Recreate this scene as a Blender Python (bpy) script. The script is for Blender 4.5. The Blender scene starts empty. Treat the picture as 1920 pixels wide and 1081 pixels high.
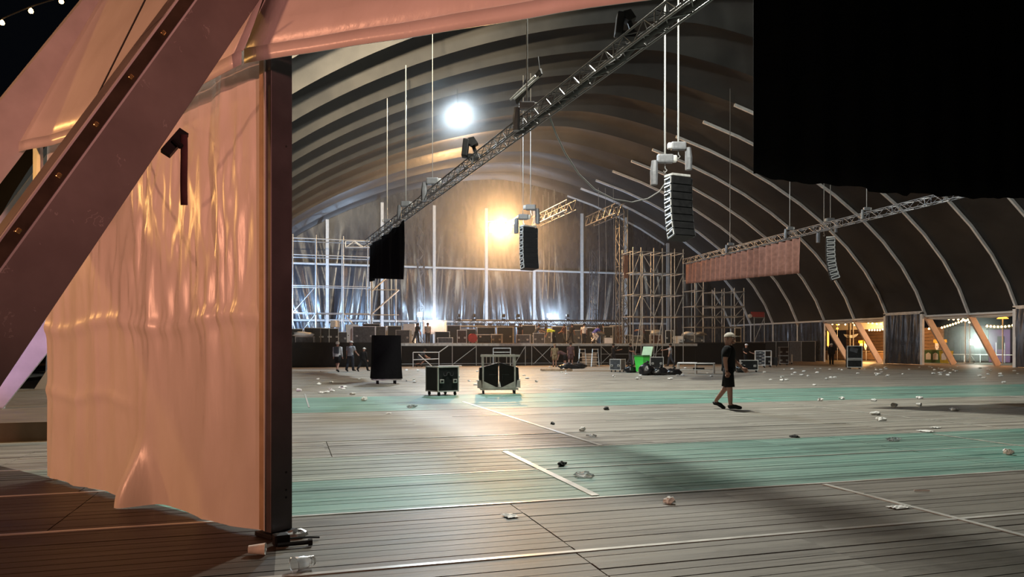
import bpy, bmesh, math, random
from mathutils import Vector, Matrix, Euler, noise
random.seed(7)
sc = bpy.context.scene
COL = sc.collection
V = Vector
PI = math.pi

# ---------------------------------------------------------------- camera
TH = math.radians(16.7)
CT, ST = math.cos(TH), math.sin(TH)
F = 1387.0
EYE = 1.5
cam_d = bpy.data.cameras.new('camera')
cam_d.sensor_width = 36.0
cam_d.lens = 36.0 * F / 1920
cam_d.shift_y = 109.5 / 1920
cam_d.clip_end = 500
cam = bpy.data.objects.new('camera', cam_d)
cam.location = (0, 0, EYE)
cam.rotation_euler = (PI / 2, 0, -TH)
COL.objects.link(cam)
sc.camera = cam

# ---------------------------------------------------------------- world, light, exposure
sc.view_settings.view_transform = 'Standard'
sc.view_settings.look = 'None'
sc.view_settings.gamma = 1.0
sc.view_settings.use_curve_mapping = False
sc.view_settings.exposure = 0.0
w = bpy.data.worlds.new('night_sky')
sc.world = w
w.use_nodes = True
w.node_tree.nodes['Background'].inputs[0].default_value = (0.35, 0.42, 0.6, 1)
w.node_tree.nodes['Background'].inputs[1].default_value = 0.004

WARM = (1.0, 0.55, 0.22)
SODIUM = (1.0, 0.50, 0.27)
COOL = (0.72, 0.88, 1.0)
NEUT = (1.0, 0.90, 0.74)

def lamp(name, kind, loc, power, col, size=0.3, aim=None, angle=90, blend=0.5):
    ld = bpy.data.lights.new(name, kind)
    ld.energy = power
    ld.color = col
    if kind == 'AREA':
        ld.size = size
    else:
        ld.shadow_soft_size = size
    if kind == 'SPOT':
        ld.spot_size = math.radians(angle)
        ld.spot_blend = blend
    o = bpy.data.objects.new(name, ld)
    o.location = loc
    if aim is not None:
        o.rotation_euler = (V(aim) - V(loc)).to_track_quat('-Z', 'Y').to_euler()
    COL.objects.link(o)
    return o

# hall lamp hung high under the vault, shaded, out of the frame above
lamp('hall_lamp_light', 'POINT', (9.5, 21.0, 15.8), 13500, (0.97, 0.96, 0.84), 0.3)
# unseen spot added under the vault edge to brighten the bays
lamp('vault_bay_fill', 'SPOT', (1.6, 16.0, 10.9), 170000, (1.0, 0.80, 0.52), 0.3, (2.2, 29.0, 16.6), 62, 1.0)
# cool lamp in view under the vault
lamp('vault_lamp_light', 'SPOT', (9.9, 44.6, 16.0), 12000, COOL, 0.3, (12.0, 34.0, 0), 160, 0.5)
# warm flood on the stage rig
lamp('rig_lamp_light', 'POINT', (17.96, 63.2, 12.1), 15000, WARM, 0.4)
# two work floods on the stage
lamp('stage_flood_light_a', 'SPOT', (12.2, 67.2, 4.5), 3600, (0.50, 0.72, 1.0), 0.2, (12.0, 78.0, 9.5), 140, 0.6)
lamp('stage_flood_front_a', 'POINT', (12.5, 66.5, 4.4), 900, (0.55, 0.76, 1.0), 0.2)
lamp('stage_flood_light_b', 'SPOT', (24.5, 68.2, 4.5), 5000, (0.50, 0.72, 1.0), 0.2, (28.0, 78.0, 9.5), 140, 0.6)
lamp('stage_flood_front_b', 'POINT', (24.7, 67.5, 4.4), 900, (0.55, 0.76, 1.0), 0.2)
lamp('end_wall_fill_light', 'SPOT', (-1.2, 69.0, 4.6), 6500, (0.38, 0.62, 1.0), 0.3, (4.0, 78.0, 9.0), 140, 0.6)  # unseen lamp added out of view to brighten the blue-lit end wall
# lamps outside the hall
lamp('tarp_wall_fill', 'SPOT', (-11.0, 1.8, 3.0), 2150, (1.0, 0.42, 0.24), 0.2, (-1.6, 7.6, 2.4), 55, 0.6)  # unseen lamp added to light the tarp wall
lamp('tarp_glint_fill', 'POINT', (-9.5, 12.5, 4.6), 650, (1.0, 0.5, 0.14), 0.12)  # unseen lamp added for orange glints on the tarp folds
lamp('eave_fill_light', 'SPOT', (4.5, -9.0, 3.6), 4000, (1.0, 0.40, 0.33), 0.4, (-0.2, 6.0, 4.4), 30, 0.8)  # unseen lamp added behind the camera to tint leg and eave flap pink
lamp('leg_lamp_light', 'SPOT', (-9.5, 5.0, 3.0), 3600, (0.86, 0.52, 1.0), 0.3, (-5.0, 16.6, 2.6), 24, 0.6)
lamp('yard_lamp_light', 'POINT', (62.0, 47.5, 2.6), 900, (0.75, 1.0, 0.9), 0.25)
lamp('bar_lamp_light', 'POINT', (61.0, 67.0, 3.0), 1900, (1.0, 0.5, 0.16), 0.3)
lamp('yard_string_light', 'POINT', (55.2, 43.2, 3.2), 520, (1.0, 0.52, 0.25), 0.3)
lamp('yard_string_light', 'POINT', (56.0, 48.3, 3.3), 350, (1.0, 0.55, 0.25), 0.3)
lamp('yard_string_light', 'POINT', (55.2, 55.6, 3.2), 520, (1.0, 0.52, 0.25), 0.3)
lamp('yard_string_light', 'POINT', (57.0, 60.0, 3.3), 450, (1.0, 0.55, 0.25), 0.3)

# ---------------------------------------------------------------- helpers
def P(px, py, d):
    k = (px - 960) / F
    return V((d * (k * CT + ST), d * (CT - k * ST), EYE + (650 - py) / F * d))
def G(px, py, z=0.0):
    d = F * (EYE - z) / (py - 650)
    p = P(px, py, d); p.z = z
    return p
def AY(px, Y, z=0.0):
    k = (px - 960) / F
    d = Y / (CT - k * ST)
    return V((d * (k * CT + ST), Y, z))
def AYp(px, py, Y):
    k = (px - 960) / F
    return P(px, py, Y / (CT - k * ST))
def AX(px, X, z=0.0):
    k = (px - 960) / F
    d = X / (k * CT + ST)
    return V((X, d * (CT - k * ST), z))
def AXp(px, py, X):
    k = (px - 960) / F
    return P(px, py, X / (k * CT + ST))

class NT:
    def __init__(s, name):
        s.m = bpy.data.materials.new(name); s.m.use_nodes = True
        s.t = s.m.node_tree; s.n = s.t.nodes; s.b = s.n['Principled BSDF']
    def node(s, kind, **kw):
        x = s.n.new(kind)
        for k, v in kw.items(): setattr(x, k, v)
        return x
    def put(s, sock, v):
        if hasattr(v, 'is_output') or hasattr(v, 'links'): s.t.links.new(v, sock)
        else: sock.default_value = v
    def math(s, op, a, b=0.0, c=None):
        x = s.node('ShaderNodeMath', operation=op)
        s.put(x.inputs[0], a); s.put(x.inputs[1], b)
        if c is not None: s.put(x.inputs[2], c)
        return x.outputs[0]
    def mix(s, f, a, b):
        x = s.node('ShaderNodeMix', data_type='RGBA')
        s.put(x.inputs[0], f)
        s.put(x.inputs[6], a if not isinstance(a, tuple) else (*a[:3], 1))
        s.put(x.inputs[7], b if not isinstance(b, tuple) else (*b[:3], 1))
        return x.outputs[2]
    def pos(s): return s.node('ShaderNodeNewGeometry').outputs['Position']
    def obj(s): return s.node('ShaderNodeTexCoord').outputs['Object']
    def xyz(s, v):
        x = s.node('ShaderNodeSeparateXYZ'); s.put(x.inputs[0], v); return x.outputs
    def comb(s, a, b, c):
        x = s.node('ShaderNodeCombineXYZ')
        for i, q in enumerate((a, b, c)): s.put(x.inputs[i], q)
        return x.outputs[0]
    def scale(s, v, k):
        x = s.node('ShaderNodeMapping'); s.put(x.inputs[0], v); x.inputs[3].default_value = k; return x.outputs[0]
    def noise(s, v, sc_=1.0, det=4.0, rough=0.55):
        x = s.node('ShaderNodeTexNoise'); s.put(x.inputs['Vector'], v)
        x.inputs['Scale'].default_value = sc_; x.inputs['Detail'].default_value = det; x.inputs['Roughness'].default_value = rough
        return x.outputs[0]
    def ramp(s, v, a, b):
        x = s.node('ShaderNodeMapRange'); s.put(x.inputs[0], v)
        x.inputs[1].default_value = a; x.inputs[2].default_value = b
        return x.outputs[0]
    def white(s, v, dim='1D'):
        x = s.node('ShaderNodeTexWhiteNoise', noise_dimensions=dim)
        s.put(x.inputs['W' if dim == '1D' else 'Vector'], v); return x.outputs[0]
    def bump(s, h, st=0.3, dist=0.02):
        x = s.node('ShaderNodeBump'); s.put(x.inputs['Height'], h)
        x.inputs['Strength'].default_value = st; x.inputs['Distance'].default_value = dist
        s.t.links.new(x.outputs[0], s.b.inputs['Normal'])

def mat(name, col, rough=0.6, metal=0.0, var=0.25, nscale=3.0, stretch=(1, 1, 1), bump=0.0, spec=0.5, coat=0.0, emit=0.0, alpha=1.0, trans=0.0):
    s = NT(name); b = s.b
    if emit:
        b.inputs['Base Color'].default_value = (*col, 1)
        b.inputs['Emission Color'].default_value = (*col, 1)
        b.inputs['Emission Strength'].default_value = emit
        return s.m
    n = s.noise(s.scale(s.obj(), stretch), nscale)
    s.put(b.inputs['Base Color'], s.mix(s.ramp(n, 0.3, 0.7), tuple(c * (1 - var) for c in col), tuple(min(1, c * (1 + var * 0.6)) for c in col)))
    s.put(b.inputs['Roughness'], s.math('ADD', s.math('MULTIPLY', n, 0.2), max(0.02, rough - 0.1)))
    b.inputs['Metallic'].default_value = metal
    b.inputs['Specular IOR Level'].default_value = spec
    b.inputs['Coat Weight'].default_value = coat
    if trans: b.inputs['Transmission Weight'].default_value = trans
    if bump: s.bump(s.noise(s.scale(s.obj(), stretch), nscale * 4), bump)
    return s.m

class MB:
    """collects shapes, links them as one mesh object"""
    def __init__(s): s.v = []; s.f = []; s.mi = []
    def add(s, vs, fs, m=0):
        o = len(s.v); s.v += [V(q) for q in vs]; s.f += [tuple(i + o for i in f) for f in fs]; s.mi += [m] * len(fs)
        return s
    def box(s, c, size, rot=None, m=0):
        c = V(c); h = V(size) / 2; R = rot if rot is not None else Matrix.Identity(3)
        vs = [c + R @ V((x * h.x, y * h.y, z * h.z)) for x in (-1, 1) for y in (-1, 1) for z in (-1, 1)]
        return s.add(vs, [(0, 1, 3, 2), (4, 6, 7, 5), (0, 4, 5, 1), (2, 3, 7, 6), (0, 2, 6, 4), (1, 5, 7, 3)], m)
    def cbox(s, c, size, bev=0.02, rot=None, m=0):
        """box with chamfered vertical and horizontal edges"""
        bm = bmesh.new(); bmesh.ops.create_cube(bm, size=1.0)
        for q in bm.verts: q.co = V((q.co.x * size[0], q.co.y * size[1], q.co.z * size[2]))
        bmesh.ops.bevel(bm, geom=bm.edges[:], offset=bev, segments=2, affect='EDGES', profile=0.6)
        R = rot if rot is not None else Matrix.Identity(3)
        bm.verts.index_update()
        s.add([V(c) + R @ q.co for q in bm.verts], [tuple(q.index for q in f.verts) for f in bm.faces], m); bm.free()
        return s
    def bar(s, p0, p1, wd, ht, side=(0, 0, 1), m=0):
        """rectangular bar; wd measured along `side` made square to the axis, ht across"""
        p0, p1 = V(p0), V(p1); a = (p1 - p0).normalized(); sd = V(side); sd = (sd - a * sd.dot(a))
        if sd.length < 1e-5: sd = a.orthogonal()
        sd.normalize(); t = a.cross(sd)
        vs = [p + sd * (i * wd / 2) + t * (j * ht / 2) for p in (p0, p1) for i, j in ((-1, -1), (1, -1), (1, 1), (-1, 1))]
        return s.add(vs, [(3, 2, 1, 0), (4, 5, 6, 7), (0, 1, 5, 4), (1, 2, 6, 5), (2, 3, 7, 6), (3, 0, 4, 7)], m)
    def tube(s, pts, r, n=6, m=0, cap=True):
        pts = [V(p) for p in pts]; rs = r if isinstance(r, (list, tuple)) else [r] * len(pts)
        vs = []; fs = []; prev = None
        for i, p in enumerate(pts):
            a = (pts[min(i + 1, len(pts) - 1)] - pts[max(i - 1, 0)])
            if a.length < 1e-9: a = V((0, 0, 1))
            a.normalize()
            u = a.orthogonal().normalized() if prev is None else (prev - a * prev.dot(a)).normalized()
            prev = u; t = a.cross(u)
            for j in range(n):
                an = 2 * PI * j / n; vs.append(p + (u * math.cos(an) + t * math.sin(an)) * rs[i])
        for i in range(len(pts) - 1):
            for j in range(n):
                fs.append((i * n + j, i * n + (j + 1) % n, (i + 1) * n + (j + 1) % n, (i + 1) * n + j))
        if cap:
            fs.append(tuple(range(n - 1, -1, -1))); k = (len(pts) - 1) * n; fs.append(tuple(range(k, k + n)))
        return s.add(vs, fs, m)
    def lathe(s, prof, n=12, c=(0, 0, 0), m=0, rot=None):
        c = V(c); R = rot if rot is not None else Matrix.Identity(3); vs = []; fs = []
        for r, z in prof:
            for j in range(n):
                an = 2 * PI * j / n; vs.append(c + R @ V((r * math.cos(an), r * math.sin(an), z)))
        for i in range(len(prof) - 1):
            for j in range(n):
                fs.append((i * n + j, i * n + (j + 1) % n, (i + 1) * n + (j + 1) % n, (i + 1) * n + j))
        return s.add(vs, fs, m)
    def ball(s, c, r, n=8, m=0):
        rr = r if isinstance(r, (tuple, list, Vector)) else (r, r, r); c = V(c); vs = [c + V((0, 0, -rr[2]))]; fs = []; k = max(3, n // 2)
        for i in range(1, k):
            a = -PI / 2 + PI * i / k
            for j in range(n):
                t = 2 * PI * j / n
                vs.append(c + V((rr[0] * math.cos(a) * math.cos(t), rr[1] * math.cos(a) * math.sin(t), rr[2] * math.sin(a))))
        vs.append(c + V((0, 0, rr[2]))); L = len(vs) - 1
        for j in range(n):
            fs.append((0, 1 + (j + 1) % n, 1 + j)); fs.append((L, L - n + j, L - n + (j + 1) % n))
        for i in range(k - 2):
            for j in range(n):
                q = 1 + i * n
                fs.append((q + j, q + (j + 1) % n, q + n + (j + 1) % n, q + n + j))
        return s.add(vs, fs, m)
    def prism(s, pts, ext, m=0):
        """closed outline (list of 3D points) extruded along ext"""
        pts = [V(p) for p in pts]; e = V(ext); n = len(pts)
        fs = [tuple(range(n - 1, -1, -1)), tuple(range(n, 2 * n))] + [(i, (i + 1) % n, n + (i + 1) % n, n + i) for i in range(n)]
        return s.add(pts + [p + e for p in pts], fs, m)
    def loft(s, rings, n=14, m=0):
        """rings: (centre, rx, ry, x axis, y axis)"""
        vs = []; fs = []
        for c, rx, ry, ax, ay in rings:
            for j in range(n):
                t = 2 * PI * j / n; vs.append(V(c) + V(ax) * rx * math.cos(t) + V(ay) * ry * math.sin(t))
        for i in range(len(rings) - 1):
            for j in range(n): fs.append((i * n + j, i * n + (j + 1) % n, (i + 1) * n + (j + 1) % n, (i + 1) * n + j))
        fs.append(tuple(range(n - 1, -1, -1))); k = (len(rings) - 1) * n; fs.append(tuple(range(k, k + n)))
        return s.add(vs, fs, m)
    def grid(s, fn, nu, nv, m=0):
        vs = [fn(i / nu, j / nv) for i in range(nu + 1) for j in range(nv + 1)]
        return s.add(vs, [(i * (nv + 1) + j, (i + 1) * (nv + 1) + j, (i + 1) * (nv + 1) + j + 1, i * (nv + 1) + j + 1) for i in range(nu) for j in range(nv)], m)
    def build(s, name, mats, parent=None, smooth=False, solid=0.0, bevel=0.0):
        me = bpy.data.meshes.new(name)
        off = parent.matrix_world.translation if False else (ORG.get(parent.name, V((0, 0, 0))) if parent is not None else V((0, 0, 0)))
        me.from_pydata([tuple(q - off) for q in s.v], [], s.f)
        for mm in (mats if isinstance(mats, (list, tuple)) else [mats]): me.materials.append(mm)
        if len(me.materials) > 1: me.polygons.foreach_set('material_index', s.mi)
        if smooth: me.polygons.foreach_set('use_smooth', [True] * len(me.polygons))
        me.update()
        o = bpy.data.objects.new(name, me); COL.objects.link(o)
        if parent is not None:
            o.parent = parent; ORG[o.name] = V(off)
        if solid:
            q = o.modifiers.new('thick', 'SOLIDIFY'); q.thickness = solid; q.offset = 0
        if bevel:
            q = o.modifiers.new('edge', 'BEVEL'); q.width = bevel; q.segments = 2; q.limit_method = 'ANGLE'
        return o
ORG = {}

def tag(o, label=None, cat=None, group=None, kind=None):
    if label: o['label'] = label
    if cat: o['category'] = cat
    if group: o['group'] = group
    if kind: o['kind'] = kind
    return o
def thing(name, label, cat, loc=(0, 0, 0), group=None):
    o = bpy.data.objects.new(name, None); o.location = loc; o.empty_display_size = 0.2
    COL.objects.link(o); ORG[o.name] = V(loc)
    return tag(o, label, cat, group)
def struct(name, loc=(0, 0, 0)):
    o = bpy.data.objects.new(name, None); o.location = loc; COL.objects.link(o); ORG[o.name] = V(loc)
    o['kind'] = 'structure'
    return o
KIDS = {}
def dup(root, loc, rz=None, label=None, group=None, scale=None):
    r = root.copy(); COL.objects.link(r); r.location = loc
    if rz is not None: r.rotation_euler = (0, 0, rz)
    if scale: r.scale = (scale,) * 3
    if label: r['label'] = label
    if group: r['group'] = group
    for ch in list(root.children):
        c = ch.copy(); COL.objects.link(c); c.parent = r
        for g in list(ch.children):
            d = g.copy(); COL.objects.link(d); d.parent = c
    return r
_unit = {}
def stick(name, p0, p1, r, m, parent, flat=None):
    """a straight tube part; all tubes of one material share one unit mesh"""
    key = (m.name, flat is not None)
    if key not in _unit:
        b = MB()
        if flat is None: b.tube([(0, 0, 0), (0, 0, 1)], 1.0, 8)
        else: b.box((0, 0, 0.5), (2, 2, 1))
        me = bpy.data.meshes.new('tube_stock'); me.from_pydata([tuple(q) for q in b.v], [], b.f); me.materials.append(m)
        if flat is None: me.polygons.foreach_set('use_smooth', [len(p.vertices) == 4 for p in me.polygons])
        _unit[key] = me
    p0, p1 = V(p0), V(p1)
    o = bpy.data.objects.new(name, _unit[key]); COL.objects.link(o)
    off = ORG.get(parent.name, V((0, 0, 0))) if parent is not None else V((0, 0, 0))
    o.location = p0 - off
    o.rotation_mode = 'QUATERNION'
    o.rotation_quaternion = (p1 - p0).to_track_quat('Z', 'Y')
    o.scale = (r, flat if flat is not None else r, (p1 - p0).length)
    if parent is not None:
        o.parent = parent; ORG[o.name] = V(off)
    return o

# ---------------------------------------------------------------- materials
M = {}
M['alu'] = mat('aluminium', (0.62, 0.63, 0.64), 0.38, 0.85, 0.2, 6)
M['alu_dull'] = mat('dull_aluminium', (0.55, 0.55, 0.54), 0.5, 0.3, 0.25, 5)
M['rib'] = mat('rib_aluminium', (0.80, 0.82, 0.84), 0.5, 0.1, 0.15, 2)
M['white_paint'] = mat('white_paint', (0.55, 0.55, 0.54), 0.45, 0, 0.12, 4)
M['frame_white'] = mat('frame_white', (0.82, 0.82, 0.82), 0.4, 0, 0.1, 4)
M['scaf'] = mat('galvanised_tube', (0.46, 0.47, 0.47), 0.42, 0.45, 0.3, 7)
M['truss'] = mat('truss_black', (0.055, 0.055, 0.06), 0.4, 0.3, 0.3, 8)
M['truss_alu'] = mat('truss_alu', (0.16, 0.16, 0.165), 0.4, 0.55, 0.4, 8)
M['black'] = mat('black_paint', (0.012, 0.012, 0.013), 0.55, 0, 0.4, 6, spec=0.25)
M['black_cloth'] = mat('black_cloth', (0.006, 0.006, 0.007), 0.95, 0, 0.4, 12, spec=0.1)
M['speaker'] = mat('speaker_grille', (0.010, 0.011, 0.013), 0.6, 0, 0.3, 40, bump=0.2)
M['case'] = mat('case_laminate', (0.014, 0.015, 0.016), 0.5, 0, 0.4, 6, spec=0.2)
M['case_brown'] = mat('brown_case_laminate', (0.05, 0.028, 0.022), 0.5, 0, 0.4, 6, spec=0.2)
M['case_grey'] = mat('grey_case_laminate', (0.07, 0.075, 0.085), 0.5, 0, 0.4, 6, spec=0.2)
M['edge'] = mat('case_edge', (0.62, 0.62, 0.60), 0.42, 0.4, 0.2, 6)
M['rubber'] = mat('rubber', (0.012, 0.012, 0.012), 0.7, 0, 0.3, 9)
M['hoist'] = mat('hoist_shell', (0.17, 0.175, 0.19), 0.45, 0.2, 0.2, 9)
M['chain'] = mat('chain_steel', (0.24, 0.24, 0.235), 0.4, 0.2, 0.2, 30)
M['litter'] = mat('litter_white', (0.82, 0.82, 0.80), 0.5, 0, 0.15, 20)
M['cup'] = mat('clear_cup', (0.85, 0.87, 0.88), 0.15, 0, 0.1, 20, trans=0.92)
M['paper'] = mat('paper_sheet', (0.78, 0.80, 0.84), 0.7, 0, 0.1, 6)
M['wood'] = mat('raw_wood', (0.42, 0.30, 0.20), 0.7, 0, 0.35, 3, (1, 8, 1))
M['green'] = mat('lime_plastic', (0.07, 0.72, 0.09), 0.4, 0, 0.12, 4)
M['green_lid'] = mat('pale_green_plastic', (0.45, 0.62, 0.40), 0.5, 0, 0.12, 4)
M['dark_green'] = mat('bin_green', (0.05, 0.15, 0.05), 0.5, 0, 0.2, 4)
M['yellow'] = mat('bin_yellow', (0.62, 0.48, 0.05), 0.5, 0, 0.2, 4)
M['amber'] = mat('amber_board', (0.85, 0.55, 0.08), 0.6, 0, 0.15, 4)
M['bag'] = mat('bin_bag', (0.010, 0.010, 0.011), 0.28, 0, 0.3, 6, bump=0.3)
M['red'] = mat('red_banner', (0.35, 0.03, 0.03), 0.7, 0, 0.2, 4)
M['purple'] = mat('purple_booth', (0.12, 0.06, 0.16), 0.7, 0, 0.2, 2)
M['stall'] = mat('stall_boards', (0.20, 0.12, 0.07), 0.8, 0, 0.35, 1.5, (1, 1, 5))
M['stall_white'] = mat('stall_canopy', (0.70, 0.66, 0.60), 0.7, 0, 0.1, 1)
M['net'] = mat('pale_hoarding', (0.30, 0.34, 0.32), 0.8, 0, 0.25, 1.2)
M['skin'] = mat('skin', (0.33, 0.17, 0.12), 0.5, 0, 0.1, 8)
M['lens_white'] = mat('lamp_lens_cool', (0.60, 0.86, 1.0), emit=32)
M['lens_warm'] = mat('lamp_lens_warm', (1.0, 0.80, 0.45), emit=60)
M['bulb'] = mat('bulb_glass_lit', (1.0, 0.62, 0.25), emit=9)
M['bulb_near'] = mat('near_bulb_glass_lit', (1.0, 0.55, 0.18), emit=14)
M['neon'] = mat('orange_neon', (1.0, 0.42, 0.05), emit=3.5)
M['lens_yard'] = mat('yard_lamp_lens', (0.80, 1.0, 0.92), emit=40)
M['sand'] = mat('spilled_sand', (0.36, 0.27, 0.20), 0.9, 0, 0.3, 1.5)
def cloth(name, col): 
    M[name] = mat(name, col, 0.9, 0, 0.25, 10, spec=0.2); return M[name]
cloth('tee_black', (0.008, 0.008, 0.009)); cloth('hoodie_grey', (0.55, 0.56, 0.57)); cloth('shirt_grey', (0.30, 0.31, 0.33))
cloth('denim', (0.03, 0.035, 0.045)); cloth('cap_pale', (0.60, 0.56, 0.50)); cloth('hi_vis', (0.70, 0.85, 0.10)); cloth('orange_cloth', (0.75, 0.30, 0.03))
cloth('khaki', (0.25, 0.18, 0.10)); cloth('white_tee', (0.75, 0.76, 0.80)); cloth('blue_cloth', (0.07, 0.08, 0.45)); cloth('maroon', (0.10, 0.05, 0.05)); cloth('hair', (0.03, 0.02, 0.015))
cloth('pack', (0.05, 0.055, 0.065)); cloth('webbing', (0.10, 0.045, 0.05))

# floor boards: grey worn wood, some rows painted green
def floor_mat():
    s = NT('worn_deck_boards'); p = s.pos(); x, y, z = s.xyz(p)
    BW = 1.76 / 12
    yo = s.math('SUBTRACT', y, 5.06 - 1.76 * 40)
    row = s.math('FLOOR', s.math('DIVIDE', yo, BW))
    mod = s.math('FLOOR', s.math('DIVIDE', yo, 1.76))
    seg = s.math('FLOOR', s.math('DIVIDE', s.math('ADD', x, s.math('MULTIPLY', s.white(mod), 5.0)), 5.0))
    rnd = s.white(s.comb(row, seg, 0.0), '3D')
    rnd2 = s.white(s.comb(mod, seg, 3.0), '3D')
    grain = s.noise(s.comb(s.math('MULTIPLY', x, 0.55), s.math('ADD', s.math('MULTIPLY', y, 14.0), s.math('MULTIPLY', rnd, 9.0)), 0.0), 1.4, 6, 0.65)
    blot = s.noise(s.comb(s.math('MULTIPLY', x, 0.35), s.math('MULTIPLY', y, 0.9), 0.0), 1.0, 5, 0.6)
    fine = s.noise(s.comb(s.math('MULTIPLY', x, 1.6), s.math('ADD', s.math('MULTIPLY', y, 30.0), s.math('MULTIPLY', rnd, 17.0)), 0.0), 1.6, 5, 0.7)
    stain = s.ramp(s.noise(s.comb(s.math('MULTIPLY', x, 0.8), s.math('MULTIPLY', y, 2.2), 4.0), 0.9, 5, 0.65), 0.56, 0.72)
    lum = s.math('ADD', s.math('MULTIPLY', grain, 0.9), s.math('ADD', s.math('MULTIPLY', rnd, 0.30), s.math('ADD', s.math('MULTIPLY', blot, 0.6), s.math('MULTIPLY', fine, 0.5))))
    lum = s.ramp(lum, 0.70, 1.62)
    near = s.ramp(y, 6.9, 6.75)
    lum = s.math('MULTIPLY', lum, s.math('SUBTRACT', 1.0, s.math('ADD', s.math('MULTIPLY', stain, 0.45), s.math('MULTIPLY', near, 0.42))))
    base = s.mix(lum, (0.070, 0.058, 0.048), (0.50, 0.48, 0.425))
    def band(v, a, b): return s.math('MULTIPLY', s.math('GREATER_THAN', v, a), s.math('LESS_THAN', v, b))
    e = 0.0
    g1 = band(y, 6.82, 8.58)
    g2 = s.math('MULTIPLY', band(y, 8.58, 10.34), s.math('ADD', s.math('MULTIPLY', s.math('GREATER_THAN', x, 2.95), 0.72), 0.28))
    g3 = s.math('MULTIPLY', band(y, 17.38, 22.66), 1.0)
    gm = s.math('ADD', g1, s.math('ADD', g2, g3))
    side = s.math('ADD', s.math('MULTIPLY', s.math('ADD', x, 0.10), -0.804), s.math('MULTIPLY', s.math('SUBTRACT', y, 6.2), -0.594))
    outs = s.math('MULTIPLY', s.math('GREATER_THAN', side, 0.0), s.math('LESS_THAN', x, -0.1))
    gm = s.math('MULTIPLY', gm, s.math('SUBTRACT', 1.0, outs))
    wear = s.ramp(s.math('ADD', s.math('MULTIPLY', grain, 0.9), s.math('MULTIPLY', rnd2, 0.12)), 0.30, 0.62)
    gm = s.math('MULTIPLY', gm, s.math('SUBTRACT', 1.0, s.math('MULTIPLY', wear, 0.45)))
    green = s.mix(lum, (0.022, 0.095, 0.078), (0.15, 0.50, 0.415))
    c = s.mix(s.math('MULTIPLY', gm, 0.92), base, green)
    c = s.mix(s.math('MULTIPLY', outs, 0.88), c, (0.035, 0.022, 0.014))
    far = s.math('GREATER_THAN', y, 12.1)
    fr = s.math('FRACT', s.math('DIVIDE', yo, BW))
    gap = s.math('MULTIPLY', far, s.math('MULTIPLY', s.math('LESS_THAN', fr, 0.07), 0.75))
    c = s.mix(gap, c, (0.02, 0.018, 0.015))
    # trodden earth tracked in towards the stage and the side wall
    dirt = s.ramp(s.math('ADD', s.math('MULTIPLY', s.math('SUBTRACT', y, 47.0), 0.09), s.math('MULTIPLY', blot, 0.5)), 0.3, 1.1)
    dirt2 = s.ramp(s.math('ADD', s.math('MULTIPLY', s.math('SUBTRACT', x, 40.0), 0.10), s.math('MULTIPLY', blot, 0.6)), 0.3, 1.2)
    d = s.math('MAXIMUM', dirt, dirt2)
    c = s.mix(s.math('MULTIPLY', d, 0.8), c, (0.26, 0.18, 0.12))
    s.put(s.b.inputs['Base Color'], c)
    s.put(s.b.inputs['Roughness'], s.math('ADD', 0.38, s.math('MULTIPLY', grain, 0.3)))
    s.b.inputs['Specular IOR Level'].default_value = 0.3
    s.bump(grain, 0.5, 0.01)
    return s.m
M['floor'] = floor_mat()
M['strip'] = mat('joint_strip_metal', (0.60, 0.59, 0.56), 0.35, 0.3, 0.25, 2, (1, 1, 1))
M['under'] = mat('dark_gap_below_boards', (0.012, 0.010, 0.009), 0.95)
M['ground'] = mat('trampled_ground', (0.11, 0.095, 0.075), 0.9, 0, 0.4, 0.6, bump=0.3)
M['deck_dark'] = mat('outer_boards', (0.17, 0.125, 0.085), 0.6, 0, 0.4, 1.2, (1, 6, 1), bump=0.2)

# vault liner: black-grey satin PVC
def liner_mat():
    s = NT('vault_liner'); p = s.pos()
    n = s.noise(p, 0.35, 4); n2 = s.noise(s.scale(p, (1, 0.25, 1)), 2.5, 4)
    s.put(s.b.inputs['Base Color'], s.mix(s.ramp(n, 0.3, 0.7), (0.022, 0.022, 0.023), (0.040, 0.039, 0.038)))
    s.put(s.b.inputs['Roughness'], s.math('ADD', 0.28, s.math('MULTIPLY', n2, 0.16)))
    s.b.inputs['Specular IOR Level'].default_value = 0.5
    s.bump(n2, 0.25, 0.05)
    return s.m
M['liner'] = liner_mat()
def vinyl_mat(name, a, b, rough, sheen=0.5):
    s = NT(name); p = s.pos(); n = s.noise(s.scale(p, (1.3, 1.3, 0.35)), 1.6, 5)
    s.put(s.b.inputs['Base Color'], s.mix(s.ramp(n, 0.3, 0.7), a, b))
    s.put(s.b.inputs['Roughness'], s.math('ADD', rough - 0.08, s.math('MULTIPLY', n, 0.16)))
    s.b.inputs['Specular IOR Level'].default_value = sheen
    s.bump(s.noise(s.scale(p, (2, 2, 0.35)), 1.2, 3), 0.2, 0.04)
    return s.m
M['vinyl'] = vinyl_mat('black_vinyl', (0.022, 0.024, 0.031), (0.040, 0.042, 0.050), 0.27, 0.8)
def tarp_mat():
    s = NT('white_pvc_tarp'); p = s.obj(); n = s.noise(s.scale(p, (1, 1, 0.5)), 2.2, 5); m2 = s.noise(p, 9.0, 3)
    s.put(s.b.inputs['Base Color'], s.mix(s.ramp(n, 0.3, 0.7), (0.74, 0.70, 0.65), (0.84, 0.81, 0.77)))
    s.put(s.b.inputs['Roughness'], s.math('ADD', 0.22, s.math('MULTIPLY', n, 0.2)))
    s.b.inputs['Specular IOR Level'].default_value = 0.6
    s.bump(s.noise(s.scale(p, (6, 6, 1.0)), 2.0, 5), 0.25, 0.02)
    return s.m
M['tarp'] = tarp_mat()
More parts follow.
